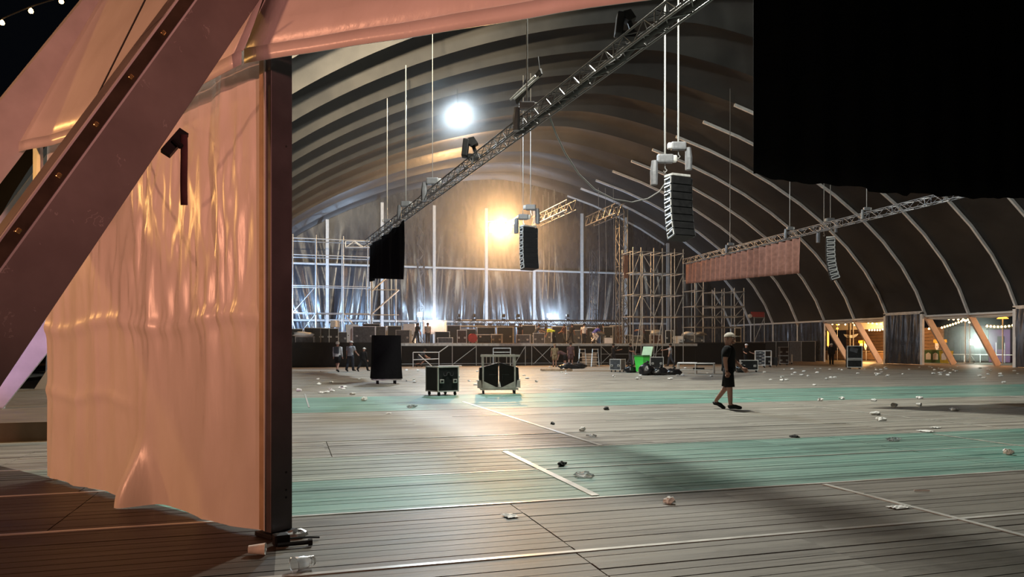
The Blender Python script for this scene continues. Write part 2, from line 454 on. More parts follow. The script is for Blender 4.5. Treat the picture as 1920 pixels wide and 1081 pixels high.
def leg_mat():
    s = NT('scuffed_leg_profile'); p = s.obj()
    n = s.noise(p, 1.1, 5); sw = s.node('ShaderNodeTexWave', wave_type='BANDS'); 
    s.put(sw.inputs['Vector'], p); sw.inputs['Scale'].default_value = 4.0; sw.inputs['Distortion'].default_value = 22; sw.inputs['Detail'].default_value = 4; sw.inputs['Detail Scale'].default_value = 2.2
    sc1 = s.math('GREATER_THAN', s.math('MULTIPLY', sw.outputs[1], s.ramp(s.noise(p, 5.0, 3), 0.45, 0.62)), 0.93)
    base = s.mix(s.ramp(n, 0.35, 0.7), (0.20, 0.175, 0.165), (0.32, 0.29, 0.27))
    s.put(s.b.inputs['Base Color'], s.mix(s.math('MULTIPLY', sc1, 0.22), base, (0.75, 0.70, 0.64)))
    s.put(s.b.inputs['Roughness'], s.math('ADD', 0.40, s.math('MULTIPLY', n, 0.2)))
    s.b.inputs['Metallic'].default_value = 0.25
    return s.m
M['leg'] = leg_mat()
M['leg_pale'] = mat('pale_leg_profile', (0.62, 0.60, 0.60), 0.45, 0.1, 0.15, 2)
M['leg_wood'] = mat('primed_leg_profile', (0.62, 0.47, 0.38), 0.55, 0.0, 0.15, 2)
M['channel'] = mat('keder_channel', (0.10, 0.075, 0.05), 0.35, 0.6, 0.3, 5)
M['stud'] = mat('brass_stud', (0.85, 0.62, 0.25), 0.25, 0.9, 0.1, 5)
M['post'] = mat('dark_post', (0.10, 0.085, 0.09), 0.45, 0.4, 0.2, 4)
M['post_pale'] = mat('wood_batten', (0.45, 0.33, 0.20), 0.6, 0.0, 0.3, 3)
M['curtain'] = mat('brown_curtain', (0.25, 0.125, 0.095), 0.9, 0, 0.25, 4, spec=0.15)
# ================================================================ THE SETTING
# ---- floor
fl = MB(); fl.box((22, 45.3, -0.02), (66, 66.4, 0.04))
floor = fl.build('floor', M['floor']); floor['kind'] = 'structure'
und = MB(); und.box((2.5, 6.0, -0.06), (27, 12.2, 0.04))
ub = und.build('subfloor', M['under'], floor)
BW = 1.76 / 12
SEAMS = {0: (-7.5, -2.4, 2.0, 5.58, 10.2), 1: (-7.5, -3.2, 2.02, 5.58, 10.9), 2: (-7.5, -1.9, 2.95, 8.6, 14.5), 3: (-7.5, -2.1, 2.95, 8.6, 15.0), 4: (-7.5, -3.5, 0.55, 4.53, 10.4, 15.8)}
pm = None
for k in range(5):
    y0 = 3.30 + 1.76 * k
    xs = SEAMS[k]
    for r in range(12):
        for a, b in zip(xs, xs[1:]):
            if pm is None:
                q = MB(); q.cbox((0, 0, 0), (1, 1, 1), 0.004)
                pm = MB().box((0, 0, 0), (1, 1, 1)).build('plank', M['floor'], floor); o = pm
            else:
                o = pm.copy(); COL.objects.link(o)
            o.scale = (b - a - 0.012, BW - 0.009 - random.random() * 0.006, 0.035)
            o.location = ((a + b) / 2, y0 + (r + 0.5) * BW, -0.018 + random.uniform(-0.003, 0.002))
            o.rotation_euler = (random.uniform(-0.012, 0.012), 0, random.uniform(-0.0006, 0.0006))
def strip(p0, p1, wd=0.045, name='joint_strip'):
    return stick(name, p0, p1, wd / 2, M['strip'], floor, 0.004)
def strip_flat(p0, p1, wd):
    b = MB().bar(p0, p1, wd, 0.008, side=(V(p1) - V(p0)).cross(V((0, 0, 1)))); return b.build('joint_strip', M['strip'], floor)
for k in range(5):
    strip_flat((-7.5, 3.30 + 1.76 * k, 0.002), (SEAMS[min(k, 4)][-1], 3.30 + 1.76 * k, 0.002), (0.02, 0.05, 0.045, 0.03, 0.03)[k])
strip_flat((15, 6.82, 0.003), (10, 6.82, 0.003), 0.04)
for k in range(5, 30):
    y = 3.30 + 1.76 * k
    a = random.uniform(-6, 16); 
    strip_flat((max(-6.5, a - 8), y, 0.003), (a + random.uniform(8, 26), y, 0.003), 0.035)
for (x, ya, yb, wd) in ((2.95, 6.9, 10.2, 0.085), (5.58, 3.4, 6.75, 0.06), (4.53, 10.4, 19.8, 0.075), (12.6, 10.4, 20.2, 0.05), (10.6, 6.9, 10.1, 0.05), (0.45, 19.0, 24.5, 0.04), (21.0, 12.2, 17.2, 0.05), (9.0, 24.0, 30.0, 0.05)):
    strip_flat((x, ya, 0.004), (x, yb, 0.004), wd)

gr = MB(); gr.box((35, 45, -0.1), (190, 180, 0.1)); g = gr.build('ground', M['ground']); g['kind'] = 'structure'

# ---- vault: ellipse in section, inflated bays between ribs
CX, RA, RH = 22.2, 30.0, 19.9
BAY = 4.12; YEND = 78.5
T0 = math.asin(4.0 / RH)
def vault(t, y, out=0.0):
    # pointed-oval section
    def q(t):
        c = math.cos(t); return V((CX + RA * math.copysign(abs(c) ** 1.25, c), 0, RH * math.sin(t)))
    d = q(t - 0.02) - q(t + 0.02); n = V((-d.z, 0, d.x)).normalized()
    p = q(t) + n * out
    return V((p.x, y, p.z))
def sm(a, b, x):
    u = max(0, min(1, (x - a) / (b - a))); return u * u * (3 - 2 * u)
ceil = struct('ceiling')
for k in range(14):
    y1 = YEND - BAY * k; y0 = y1 - BAY
    def fn(u, v):
        t = T0 + (PI - 2 * T0) * u
        x = vault(t, 0).x
        b = 0.12 + 1.2 * sm(42, 22, x)
        vv = v
        pr = (math.sin(PI * vv)) ** 0.66 if 0 < vv < 1 else 0
        wr = 0.05 * noise.noise(V((t * 9, vv * 3 + k * 7, 0))) * math.sin(PI * vv) if 0 < vv < 1 else 0
        return vault(t, y0 + BAY * vv, b * pr + wr)
    MB().grid(fn, 84, 14).build('roof_panel', M['liner'], ceil, smooth=True)
    pts = [vault(T0 + (1.22 - T0) * (i / 9) ** 1.0, y1, -0.10) for i in range(10)]
    rb = MB()
    for a, c in zip(pts, pts[1:]): rb.bar(a, c, 0.15, 0.20, side=(0, 1, 0))
    rb.build('roof_rib', M['rib'], ceil)

# ---- end wall of black vinyl behind the stage
wf = struct('wall_far', (22, YEND, 0))
colpx = (519, 613, 715, 812, 909, 998, 1087, 1168, 1247)
cxs = [AY(p, 78.2).x for p in colpx]
def ztop(x): return RH * math.sqrt(max(0.02, 1 - (abs(x - CX) / RA) ** 1.6))
edges = [-6.5] + cxs + [51.0]
for i, (a, b) in enumerate(zip(edges, edges[1:])):
    sk = (0.9, 1.1, -0.5, 0.2, -0.4, 0.35, 0.6, -0.7, 0.4, 0.2)[i % 10]
    def fn(u, v, a=a, b=b, i=i, sk=sk):
        x = a + (b - a) * u; z = ztop(x) * v
        amp = 0.42 * sm(15, 8, z)
        q = noise.noise(V((x * 0.75 + sk * z * 0.20, z * 0.07, i * 3.1)))
        q2 = noise.noise(V((x * 2.2 + sk * z * 0.42, z * 0.10, i * 5.7)))
        bel = 0.35 * math.sin(PI * u) * sm(16, 5, z)
        f = (1 - abs(q) * 2.4) * amp + (1 - abs(q2) * 2) * amp * 0.35 + bel
        return V((x, YEND - 0.05 - 0.6 * max(-0.15, f) , z))
    MB().grid(fn, 40, 56).build('tarp_sheet', M['vinyl'], wf, smooth=True)
for x in cxs:
    h = min(ztop(x) - 0.1, 16.5)
    MB().box((x, YEND - 0.95, h / 2), (0.30, 0.22, h)).build('column', M['white_paint'], wf)
for z, r in ((9.95, 0.12), (4.2, 0.13)):
    for a, b in zip(edges[1:-1], edges[2:-1]):
        stick('girt', (a, YEND - 0.8, z), (b, YEND - 0.8, z), r, M['white_paint'], wf)

# ---- side wall along the hall: eave beam, posts, black bays, open bays
XW = 51.4
wr_ = struct('wall_right', (XW, 60, 0))
ribs_y = [YEND - BAY * k for k in range(11)]
for a, b in zip(ribs_y, ribs_y[1:]):
    stick('eave_beam', (XW - 0.1, a, 4.08), (XW - 0.1, b, 4.08), 0.10, M['frame_white'], wr_)
for k, y in enumerate(ribs_y):
    if k not in (5, 8): stick('wall_post', (XW - 0.1, y, 0), (XW - 0.1, y, 4.1), 0.075, M['frame_white'], wr_) if k <= 4 else None
    lg = MB(); n = V((2.95, 0, -4.15)).normalized()
    lg.bar((XW - 0.05, y, 4.15), (XW + 2.9, y, 0.0), 0.16, 0.55, side=(0, 1, 0))
    if k >= 3: lg.build('tent_strut', M['leg_wood'], wr_)
def vinyl_bay(y0, y1, z0, z1, x, parent, name='vinyl_curtain', seed=0, amp=0.10):
    def fn(u, v):
        y = y0 + (y1 - y0) * u; z = z0 + (z1 - z0) * v
        q = noise.noise(V((y * 1.7, z * 0.16, seed))); q2 = noise.noise(V((y * 4.3 + z * 0.4, z * 0.3, seed + 4)))
        return V((x - amp * (1 - 2 * abs(q)) - amp * 0.4 * (1 - 2 * abs(q2)), y, z))
    return MB().grid(fn, 44, 20).build(name, M['vinyl'], parent, smooth=True)
for k in range(4):
    vinyl_bay(ribs_y[k + 1], ribs_y[k], 0.05, 4.0, XW + 0.1, wr_, 'tarp_sheet', k * 9)
for i in range(6):
    y = 63.0 + i * 2.1
    hb = MB().box((XW - 0.35, y + 1.02, 1.02), (0.05, 1.98, 2.04)); hb.build('hoarding_panel', M['case_grey'] if i in (1,) else M['case'], wr_)
    stick('panel_edge', (XW - 0.40, y, 0), (XW - 0.40, y, 2.06), 0.03, M['scaf'], wr_)
stick('panel_edge', (XW - 0.40, 63.0, 2.08), (XW - 0.40, 75.6, 2.08), 0.03, M['scaf'], wr_)
# doors with black strip curtains in pale frames
for n, k in ((1, 6), (2, 9)):
    y1, y0 = ribs_y[k] - 0.05, ribs_y[k + 1] + 0.05
    dr = struct('door_%d' % n, (XW - 0.5, (y0 + y1) / 2, 0))
    for y in (y0, y1):
        MB().box((XW - 0.45, y, 2.2), (0.22, 0.24, 4.4)).build('door_post', M['frame_white'], dr)
    MB().box((XW - 0.45, (y0 + y1) / 2, 4.4), (0.22, y1 - y0 + 0.24, 0.24)).build('door_lintel', M['alu_dull'], dr)
    vinyl_bay(y0 + 0.1, y1 - 0.1, 0.04, 4.28, XW - 0.42, dr, 'strip_curtain', 30 + n * 11, 0.12)
# white valance over the open bays
for k in (4, 5, 7, 8):
    y1, y0 = ribs_y[k], ribs_y[k + 1]
    def fn(u, v, y0=y0, y1=y1):
        y = y0 + (y1 - y0) * u
        return V((XW + 0.05, y, 4.15 + (0.12 * (2 * u - 1) ** 2) - 0.42 * v))
    MB().grid(fn, 12, 2).build('valance', M['stall_white'], wr_, smooth=True, solid=0.03)

# ---- near corner: white tarp wall between two posts, open bay to its side
N0 = V((-0.10, 6.20, 0)); E1 = V((-0.594, 0.804, 0)); NO = V((-0.804, -0.594, 0)); PL = 4.25
wl = struct('wall_left', N0)
def tarp_pt(a, z):
    b = a / PL
    w1 = 1 - 2.2 * abs(noise.noise(V((a * 1.5 + 0.12 * z, z * 0.16, 1.3))))
    w2 = 1 - 2.2 * abs(noise.noise(V((a * 4.2 - 0.25 * z, z * 0.45, 8.1))))
    w3 = 1 - 2.0 * abs(noise.noise(V((a * 9.0 + z * 0.8, z * 1.7, 3.7))))
    crk = sm(1.2, 1.9, z) * sm(3.9, 2.9, z) * (0.25 + 0.75 * sm(3.4, 1.8, a) * sm(0.15, 0.5, a))
    crease = math.exp(-((z - 1.72 - 0.05 * math.sin(a * 3)) / 0.07) ** 2) * 0.028 + math.exp(-((z - 0.98 - 0.04 * math.sin(a * 5)) / 0.06) ** 2) * 0.02 * sm(1.8, 2.6, a)
    o = 0.045 * w1 * sm(0.0, 0.5, a) * sm(PL, PL - 0.3, a) + 0.026 * w2 * (0.4 + crk) + 0.022 * w3 * crk + crease
    seam = 0.012 * math.exp(-((a - 0.62) / 0.015) ** 2) + 0.012 * math.exp(-((a - 2.05) / 0.015) ** 2) + 0.012 * math.exp(-((a - 2.9) / 0.015) ** 2)
    # loose lower flaps standing out from the wall
    fl_ = 0.22 * math.exp(-((a - 2.02) / 0.17) ** 2) * sm(0.75, 0.0, z) + 0.06 * math.exp(-((a - 0.55) / 0.25) ** 2) * sm(0.7, 0.0, z)
    return N0 + E1 * a + NO * (0.05 + o + seam + fl_) + V((0, 0, z))
def fn(u, v):
    a = 0.09 + (PL - 0.16) * u
    zb = 0.03 + 0.012 * math.sin(a * 5) - 0.02 * math.exp(-((a - 2.0) / 0.2) ** 2) - 0.01 * math.exp(-((a - 0.4) / 0.3) ** 2)
    return tarp_pt(a, zb + (3.98 - zb) * v)
MB().grid(fn, 150, 130).build('tarp_sheet', M['tarp'], wl, smooth=True)
R1 = Matrix((E1, NO, V((0, 0, 1)))).transposed()
np_ = MB(); np_.box(N0 + E1 * -0.02 + NO * 0.0 + V((0, 0, 2.02)), (0.085, 0.20, 3.96), R1)
pst = np_.build('wall_post', M['post'], wl, bevel=0.006)
MB().box(N0 + E1 * 0.055 + NO * 0.075 + V((0, 0, 2.0)), (0.075, 0.05, 3.9), R1).build('batten', M['post_pale'], wl)
MB().box(N0 + E1 * 0.012 + NO * 0.104 + V((0, 0, 2.0)), (0.016, 0.012, 3.9), R1).build('keder_edge', M['white_paint'], wl)
for z in (0.30, 0.36, 0.5, 3.1):
    MB().ball(N0 + E1 * -0.063 + NO * -0.04 + V((0, 0, z)), (0.010, 0.010, 0.010), 6).build('bolt', M['rubber'], wl)
FP = N0 + E1 * PL
MB().box(FP - E1 * 0.10 - NO * 0.10 + V((0, 0, 2.0)), (0.10, 0.20, 4.0), R1).build('wall_post', M['alu_dull'], wl, bevel=0.006)
MB().box(FP + E1 * 0.02 + NO * 0.12 + V((0, 0, 3.55)), (0.20, 0.03, 0.75), R1).build('gusset_plate', M['alu_dull'], wl)
bp = MB().cbox(N0 + V((0, 0, 0.02)), (0.22, 0.26, 0.035), 0.006, R1)
bp.build('base_plate', M['black'], wl)

# long dark side of the hall beyond the corner, closed with black vinyl
for k in range(0, 13, 2):
    ya, yb = YEND - BAY * min(k + 2, 13), YEND - BAY * k
    if yb - ya > 1: vinyl_bay(ya, yb, 0.05, 4.1, -6.95, wl, 'tarp_sheet', 60 + k, -0.10)
# outer roof membrane at the corner, two sectors
def membrane(A, B, inward, name, parent, sag, lo=0.0):
    def fn(u, v):
        z = 3.78 + 6.0 * v - sag * math.sin(PI * u) * (1 - v)
        p = V(A) * (1 - u) + V(B) * u + inward * (0.50 * 6.0 * v - 0.12 * math.sin(PI * v))
        return V((p.x, p.y, z + 0.012 * noise.noise(V((u * 8, v * 8, lo)))))
    o = MB().grid(fn, 24, 24).build(name, M['tarp'], parent, smooth=True, solid=0.015)
    hem = [V((*(fn(u / 20, 0).xy), fn(u / 20, 0).z)) for u in range(21)]
    h = MB()
    def hf(u, v):
        p = fn(u, 0); return V((p.x, p.y, p.z - 0.01 - 0.11 * v)) - inward * 0.02
    h.grid(hf, 24, 1).build('hem_flap', M['tarp'], o, smooth=True, solid=0.008)
    return o
ob = struct('trim_1', N0)
A0 = FP + NO * 0.30; B0 = N0 + NO * 0.30
membrane(A0, B0, -NO, 'roof_membrane', ob, 0.10, 0)
B1 = V((3.4, 3.25, 0)); IN1 = V((0.60, 0.80, 0))
membrane(B0 + V((0.02, -0.02, 0)), B1, IN1, 'roof_membrane', ob, 0.0, 5)
stick('eave_tube', FP + V((0, 0, 3.93)), N0 + V((0, 0, 3.93)), 0.06, M['post'], ob)
stick('eave_tube', N0 + V((0, 0, 3.96)), B1 + IN1 * 0.3 + V((0, 0, 3.96)), 0.05, M['post'], ob)

# outer step beyond the tarp wall
stp = MB(); stp.box((-8.0, 19.0, 0.13), (9.0, 11.0, 0.34)); sp = stp.build('trim_2', M['deck_dark']); sp['kind'] = 'structure'

# sloping legs of the tent's outer frame
def leg(T, foot, m, label, up=2.6, depth=0.46, lat=0.16, chan=True, studs=()):
    T, foot = V(T), V(foot); a = (T - foot).normalized()
    top = T + a * up
    out = V((foot.x - T.x, foot.y - T.y, 0)).normalized(); lateral = out.cross(V((0, 0, 1))).normalized()
    nf = (out - a * out.dot(a)).normalized()
    t = thing('tent_strut', label, 'tent frame', foot)
    MB().bar(foot, top, lat, depth, side=lateral).build('profile', m, t, bevel=0.006)
    MB().box(foot + V((0, 0, 0.02)), (0.5, 0.5, 0.04)).build('foot_plate', M['alu_dull'], t)
    if chan:
        cs_ = -lateral * (lat / 2 + 0.008) + nf * (depth / 2 - 0.055)
        MB().bar(foot + cs_, top + cs_, 0.018, 0.075, side=lateral).build('keder_channel', M['channel'], t)
        for q in (-0.046, 0.046):
            MB().bar(foot + cs_ + nf * q, top + cs_ + nf * q, 0.03, 0.012, side=lateral).build('channel_lip', M['leg_pale'], t)
        for f in studs:
            p = foot + (T - foot) * f + cs_ - lateral * 0.012
            MB().cbox(p, (0.022, 0.035, 0.03), 0.006, Matrix((lateral, a, nf)).transposed()).build('stud', M['stud'], t)
    return t
leg((-0.53, 5.97, 4.12), (-0.47 + NO.x * 2.52, 5.97 + NO.y * 2.52, 0.0), M['leg'], 'wide scuffed aluminium tent leg slanting across the front of the white tarp wall', studs=(0.42, 0.51, 0.6, 0.69, 0.78, 0.87, 0.96))
leg((-2.88, 9.52, 4.12), (-2.88 + NO.x * 2.45, 9.52 + NO.y * 2.45, 0.0), M['leg_pale'], 'smooth brown-lit tent leg meeting the far top corner of the tarp wall', up=4.0, chan=False)
leg((-3.75, 13.5, 4.1), (-6.0, 12.7, 0.0), M['leg_pale'], 'lilac-lit tent leg just behind the grey gusset of the tarp wall', chan=False, up=0.6)
leg((-3.05, 16.95, 4.1), (-5.6, 16.5, 0.30), M['leg_pale'], 'lilac-lit tent leg standing bolted on the grey outer step', chan=False, up=0.4)
leg((-4.5, 24.2, 4.1), (-6.9, 24.2, 0.0), M['leg_pale'], 'dim lilac tent leg half hidden behind the tarp wall edge', chan=False, up=0.4)

# guy wires and ratchet strap at the corner
gw = thing('guy_wire', 'thin dark guy wire crossing in front of the tan membrane', 'wire', P(95, 360, 5.6))
MB().tube([P(277, -10, 5.0), P(100, 345, 5.6)], 0.006, 6).build('wire', M['rubber'], gw)
gw = thing('guy_wire', 'thin dark guy wire running down past the grey corner gusset', 'wire', P(0, 445, 5.4))
MB().tube([P(215, 210, 6.9), P(110, 330, 6.2), P(-10, 455, 5.4)], 0.006, 6).build('wire', M['rubber'], gw)
st = thing('ratchet_strap', 'dark maroon ratchet strap hanging from the edge of the wide scuffed leg', 'strap', P(345, 250, 5.3))
def fn(u, v):
    c = P(345, 252 + 132 * v, 5.25 - 0.02 * math.sin(v * 5)); return c + V((CT, -ST, 0)) * ((u - 0.5) * 0.05) + V((0, 0.01 * math.sin(v * 7), 0))
MB().grid(fn, 2, 10).build('webbing', M['webbing'], st, smooth=True, solid=0.004)
rt = MB(); rt.bar(P(310, 288, 5.2), P(345, 248, 5.3), 0.05, 0.07, side=(0, 1, 0)); rt.tube([P(326, 262, 5.2), P(340, 275, 5.2)], 0.02, 8)
rt.build('ratchet', M['black'], st)

# black drape hung across the hall on a pipe
dp = thing('black_drape', 'huge black drape hanging high across the hall with a ragged lower edge', 'drape', (12.0, 17.3, 13.2))
def fn(u, v):
    x = 12.0 + 12.5 * u
    zb = 6.02 + 0.10 * math.sin(u * 9) * u - (0.18 if 0.30 < u < 0.42 else 0) * 0.5 + 0.06 * noise.noise(V((u * 30, 0, 0))) + 0.16 * math.exp(-(u / 0.06) ** 2) * 1.0
    return V((x, 17.3 + 0.06 * math.sin(x * 5.2) * (0.3 + 0.7 * v) + 0.05 * noise.noise(V((x, 0, 2))), 13.2 + (zb - 13.2) * v))
MB().grid(fn, 110, 12).build('cloth', M['black_cloth'], dp, smooth=True, solid=0.01)
stick('pipe', (11.9, 17.3, 13.22), (24.6, 17.3, 13.22), 0.03, M['scaf'], dp)
for x in (13, 18, 23): stick('hanger_cable', (x, 17.3, 13.2), (x, 17.3, ztop(x) - 0.1), 0.008, M['chain'], dp)
# ================================================================ HUNG RIG
def truss(name, label, p0, p1, size, m, cell=0.5, group=None, up=(0, 0, 1), lace=0.014, chord=0.025):
    p0, p1 = V(p0), V(p1); a = (p1 - p0); L = a.length; a.normalize()
    upv = V(up); sd = a.cross(upv).normalized(); tp = sd.cross(a).normalized(); h = size / 2
    t = thing(name, label, 'truss', p0, group)
    cs = [(i, j) for i in (-1, 1) for j in (-1, 1)]
    for i, j in cs:
        o = sd * i * h + tp * j * h
        stick('chord', p0 + o, p1 + o, chord, m, t)
    n = max(2, round(L / cell)); b = MB()
    faces = [((-1, -1), (-1, 1)), ((1, -1), (1, 1)), ((-1, -1), (1, -1)), ((-1, 1), (1, 1))]
    for q, (c0, c1) in enumerate(faces):
        A = sd * c0[0] * h + tp * c0[1] * h; B = sd * c1[0] * h + tp * c1[1] * h
        for k in range(n):
            x0 = p0 + a * (L * k / n); x1 = p0 + a * (L * (k + 1) / n)
            if k % 2 == 0: b.tube([x0 + A, x1 + B], lace, 4, cap=False)
            else: b.tube([x0 + B, x1 + A], lace, 4, cap=False)
            if k % 4 == 0: b.tube([x0 + A, x0 + B], lace, 4, cap=False)
    b.build('lattice', m, t)
    return t

TL0 = P(690, 457, 46.2); TL1 = P(1290, 0, 13.9)
TL1z = TL0.z; TL1.z = TL0.z = 8.0
dirL = (TL1 - TL0).normalized()
ltr = truss('lighting_truss', 'long black lattice truss hanging lengthways from the vault beside the cool lamp', TL0, TL1 + dirL * 5.0, 0.34, M['truss_alu'], 0.42)
ca = TL1 - dirL * 9.0; cb_ = TL1 + dirL * 5.0
MB().tube([ca + (cb_ - ca) * (i / 24) + V((0.05 * math.sin(i * 1.3), 0, -0.10 - 0.05 * math.sin(i * 2.1) ** 2)) for i in range(25)], 0.075, 7).build('cable_bundle', M['rubber'], ltr, smooth=True)
TR0 = P(1285, 490, 56.3); TR1 = P(1827, 354, 30.6); TR0.z = TR1.z = 8.0
dirR = (TR1 - TR0).normalized()
truss('lighting_truss', 'thin grey lattice truss carrying the brown pleated curtain', TR0, TR1, 0.34, M['truss_alu'], 0.5)

def pleated(name, label, p0, p1, top, drop0, drop1, n, m, cat='curtain', swag=None):
    p0, p1 = V(p0), V(p1); p0.z = p1.z = 0; a = (p1 - p0).normalized(); s = V((-a.y, a.x, 0)); L = (p1 - p0).length
    t = thing(name, label, cat, (p0.x, p0.y, top))
    def fn(u, v):
        x = L * u; d = drop0 + (drop1 - drop0) * u
        if swag: d *= swag(u)
        pl = math.sin(x * n + 1.4 * noise.noise(V((x * 0.8, 0, 4)))) * 0.15 * (0.6 + 0.4 * v) + 0.06 * noise.noise(V((x * 1.5, v, 9)))
        q = p0 + a * x + s * pl
        return V((q.x, q.y, top - d * v))
    MB().grid(fn, 260, 8).build('cloth', m, t, smooth=True, solid=0.01)
    stick('pipe', (p0.x, p0.y, top + 0.03), (p1.x, p1.y, top + 0.03), 0.028, M['scaf'], t)
    return t
q0 = TL0 + dirL * 0.6
pleated('truss_curtain', 'black curtain hanging from the far end of the long lattice truss', q0, TL0 + dirL * 10.5, 7.72, 2.0, 2.9, 2.5, M['black_cloth'], swag=lambda u: 1 + 0.10 * math.exp(-(u / 0.1) ** 2))
pleated('truss_curtain', 'brown pleated curtain lit orange hanging from the thin grey truss', TR0 + dirR * 0.1, TR0 + dirR * 14.6, 7.75, 1.45, 2.05, 9.0, M['curtain'])

def hoist(label, p, group, zt=None, flip=1, small=1.0, chain_r=0.022):
    """electric chain hoist: motor body, gear cover, chain bag, hook, chain up to the vault"""
    p = V(p); t = thing('chain_hoist', label, 'hoist', p, group); s = small
    R = Matrix.Rotation(-TH, 3, 'Z')
    def at(x, y, z): return p + R @ V((x, y, z)) * s
    b = MB(); b.cbox(at(0, 0, 0.42), (0.52 * s, 0.26 * s, 0.28 * s), 0.05 * s, R); b.build('motor_body', M['hoist'], t, smooth=False)
    MB().cbox(at(0.30 * flip, 0, 0.42), (0.16 * s, 0.22 * s, 0.22 * s), 0.05 * s, R).build('gear_cover', M['alu_dull'], t)
    c = MB(); c.tube([at(-0.34 * flip, 0, 0.36), at(-0.36 * flip, 0, 0.0), at(-0.36 * flip, 0, -0.42)], [0.10 * s, 0.13 * s, 0.12 * s], 8)
    c.build('chain_bag', M['hoist'], t, smooth=False)
    h = MB(); h.tube([at(0, 0, 0.28), at(0, 0, 0.12), at(0.06, 0, 0.05), at(0.0, 0, -0.02), at(-0.05, 0, 0.03)], 0.02 * s, 6); h.build('hook', M['alu'], t)
    z = zt if zt is not None else ztop(p.x) - 0.2
    stick('chain', at(0, 0, 0.55), V((at(0, 0, 0).x, at(0, 0, 0).y, z)), chain_r, M['chain'], t)
    return t
def on_tr(px, T0_, d_):
    # point of a truss line under image column px
    best = None
    for i in range(0, 4000):
        q = T0_ + d_ * (i * 0.01)
        dd = q.y * CT + q.x * ST; r = q.x * CT - q.y * ST
        e = abs(960 + F * r / dd - px)
        if best is None or e < best[0]: best = (e, q)
    return best[1]
hoist('chain hoist on the long lattice truss just before the cool vault lamp', on_tr(988, TL0, dirL) + V((0, 0, 0.12)), 'truss hoists', flip=1, small=0.85)
hoist('dark chain hoist on the long lattice truss next to the black curtain end', on_tr(811, TL0, dirL) + V((0, 0, 0.12)), 'truss hoists', flip=1, small=1.0, chain_r=0.012)
hoist('chain hoist on the long lattice truss above the middle of the black curtain', on_tr(761, TL0, dirL) + V((0, 0, 0.12)), 'truss hoists', flip=1, small=0.9, chain_r=0.026)
hoist('small chain hoist at the far tip of the long lattice truss', on_tr(726, TL0, dirL) + V((0, 0, 0.12)), 'truss hoists', flip=-1, small=0.7, chain_r=0.022)
hoist('chain hoist holding the curtained end of the thin grey truss', on_tr(1369, TR0, dirR) + V((0, 0, 0.12)), 'truss hoists', flip=1, small=0.7, chain_r=0.02)
hoist('chain hoist above the open edge of the brown pleated curtain', on_tr(1481, TR0, dirR) + V((0, 0, 0.12)), 'truss hoists', flip=1, small=0.7, chain_r=0.02)
hoist('chain hoist on the bare near end of the thin grey truss', on_tr(1625, TR0, dirR) + V((0, 0, 0.12)), 'truss hoists', flip=1, small=0.6, chain_r=0.016)

# speakers clamped on the long truss
def truss_box(label, px, s):
    p = on_tr(px, TL0, dirL) + V((0, 0, 0.17)); t = thing('moving_light', label, 'lamp', p, 'moving lights on the long truss')
    R = Matrix.Rotation(-TH, 3, 'Z')
    def at(x, y, z): return p + R @ V((x, y, z)) * s
    MB().box(at(0.02, 0, 0.05), (0.30 * s, 0.26 * s, 0.14 * s), R).build('base', M['black'], t)
    y = MB()
    y.bar(at(0.12, 0, 0.1), at(-0.02, 0, 0.48), 0.10 * s, 0.06 * s); y.build('yoke', M['black'], t)
    MB().cbox(at(-0.20, 0, 0.30), (0.17 * s, 0.32 * s, 0.50 * s), 0.03 * s, R @ Matrix.Rotation(0.12, 3, 'Y')).build('head', M['black'], t)
    MB().prism([at(-0.13, -0.14, 0.56), at(0.04, -0.14, 0.60), at(0.16, -0.14, 0.42), at(0.0, -0.14, 0.34), at(-0.12, -0.14, 0.42)], R @ V((0, 0.28 * s, 0))).build('cover', M['black'], t)
    return t
truss_box('black moving light standing on the near stretch of the long lattice truss', 1178, 0.95)
truss_box('small dark moving light on the middle of the long lattice truss', 886, 1.25)

# tilted strip light under the vault
sl = thing('strip_light', 'pair of pale fluorescent tubes hanging tilted under the vault', 'lamp', P(985, 160, 26))
for o in (0, 7):
    stick('tube', P(957 + o, 187 - o * 0.2, 26.4), P(1004 + o, 142 + o * 0.2, 25.4), 0.035, M['white_paint'], sl)
MB().bar(P(968, 190, 26.6), P(1015, 133, 25.3), 0.22, 0.06).build('housing', M['black'], sl)
stick('hanger_cable', P(1012, 132, 25.3), P(1009, 106, 25.3), 0.02, M['black'], sl); stick('hanger_cable', P(972, 188, 26.4), P(986, 140, 26.4), 0.012, M['black'], sl)

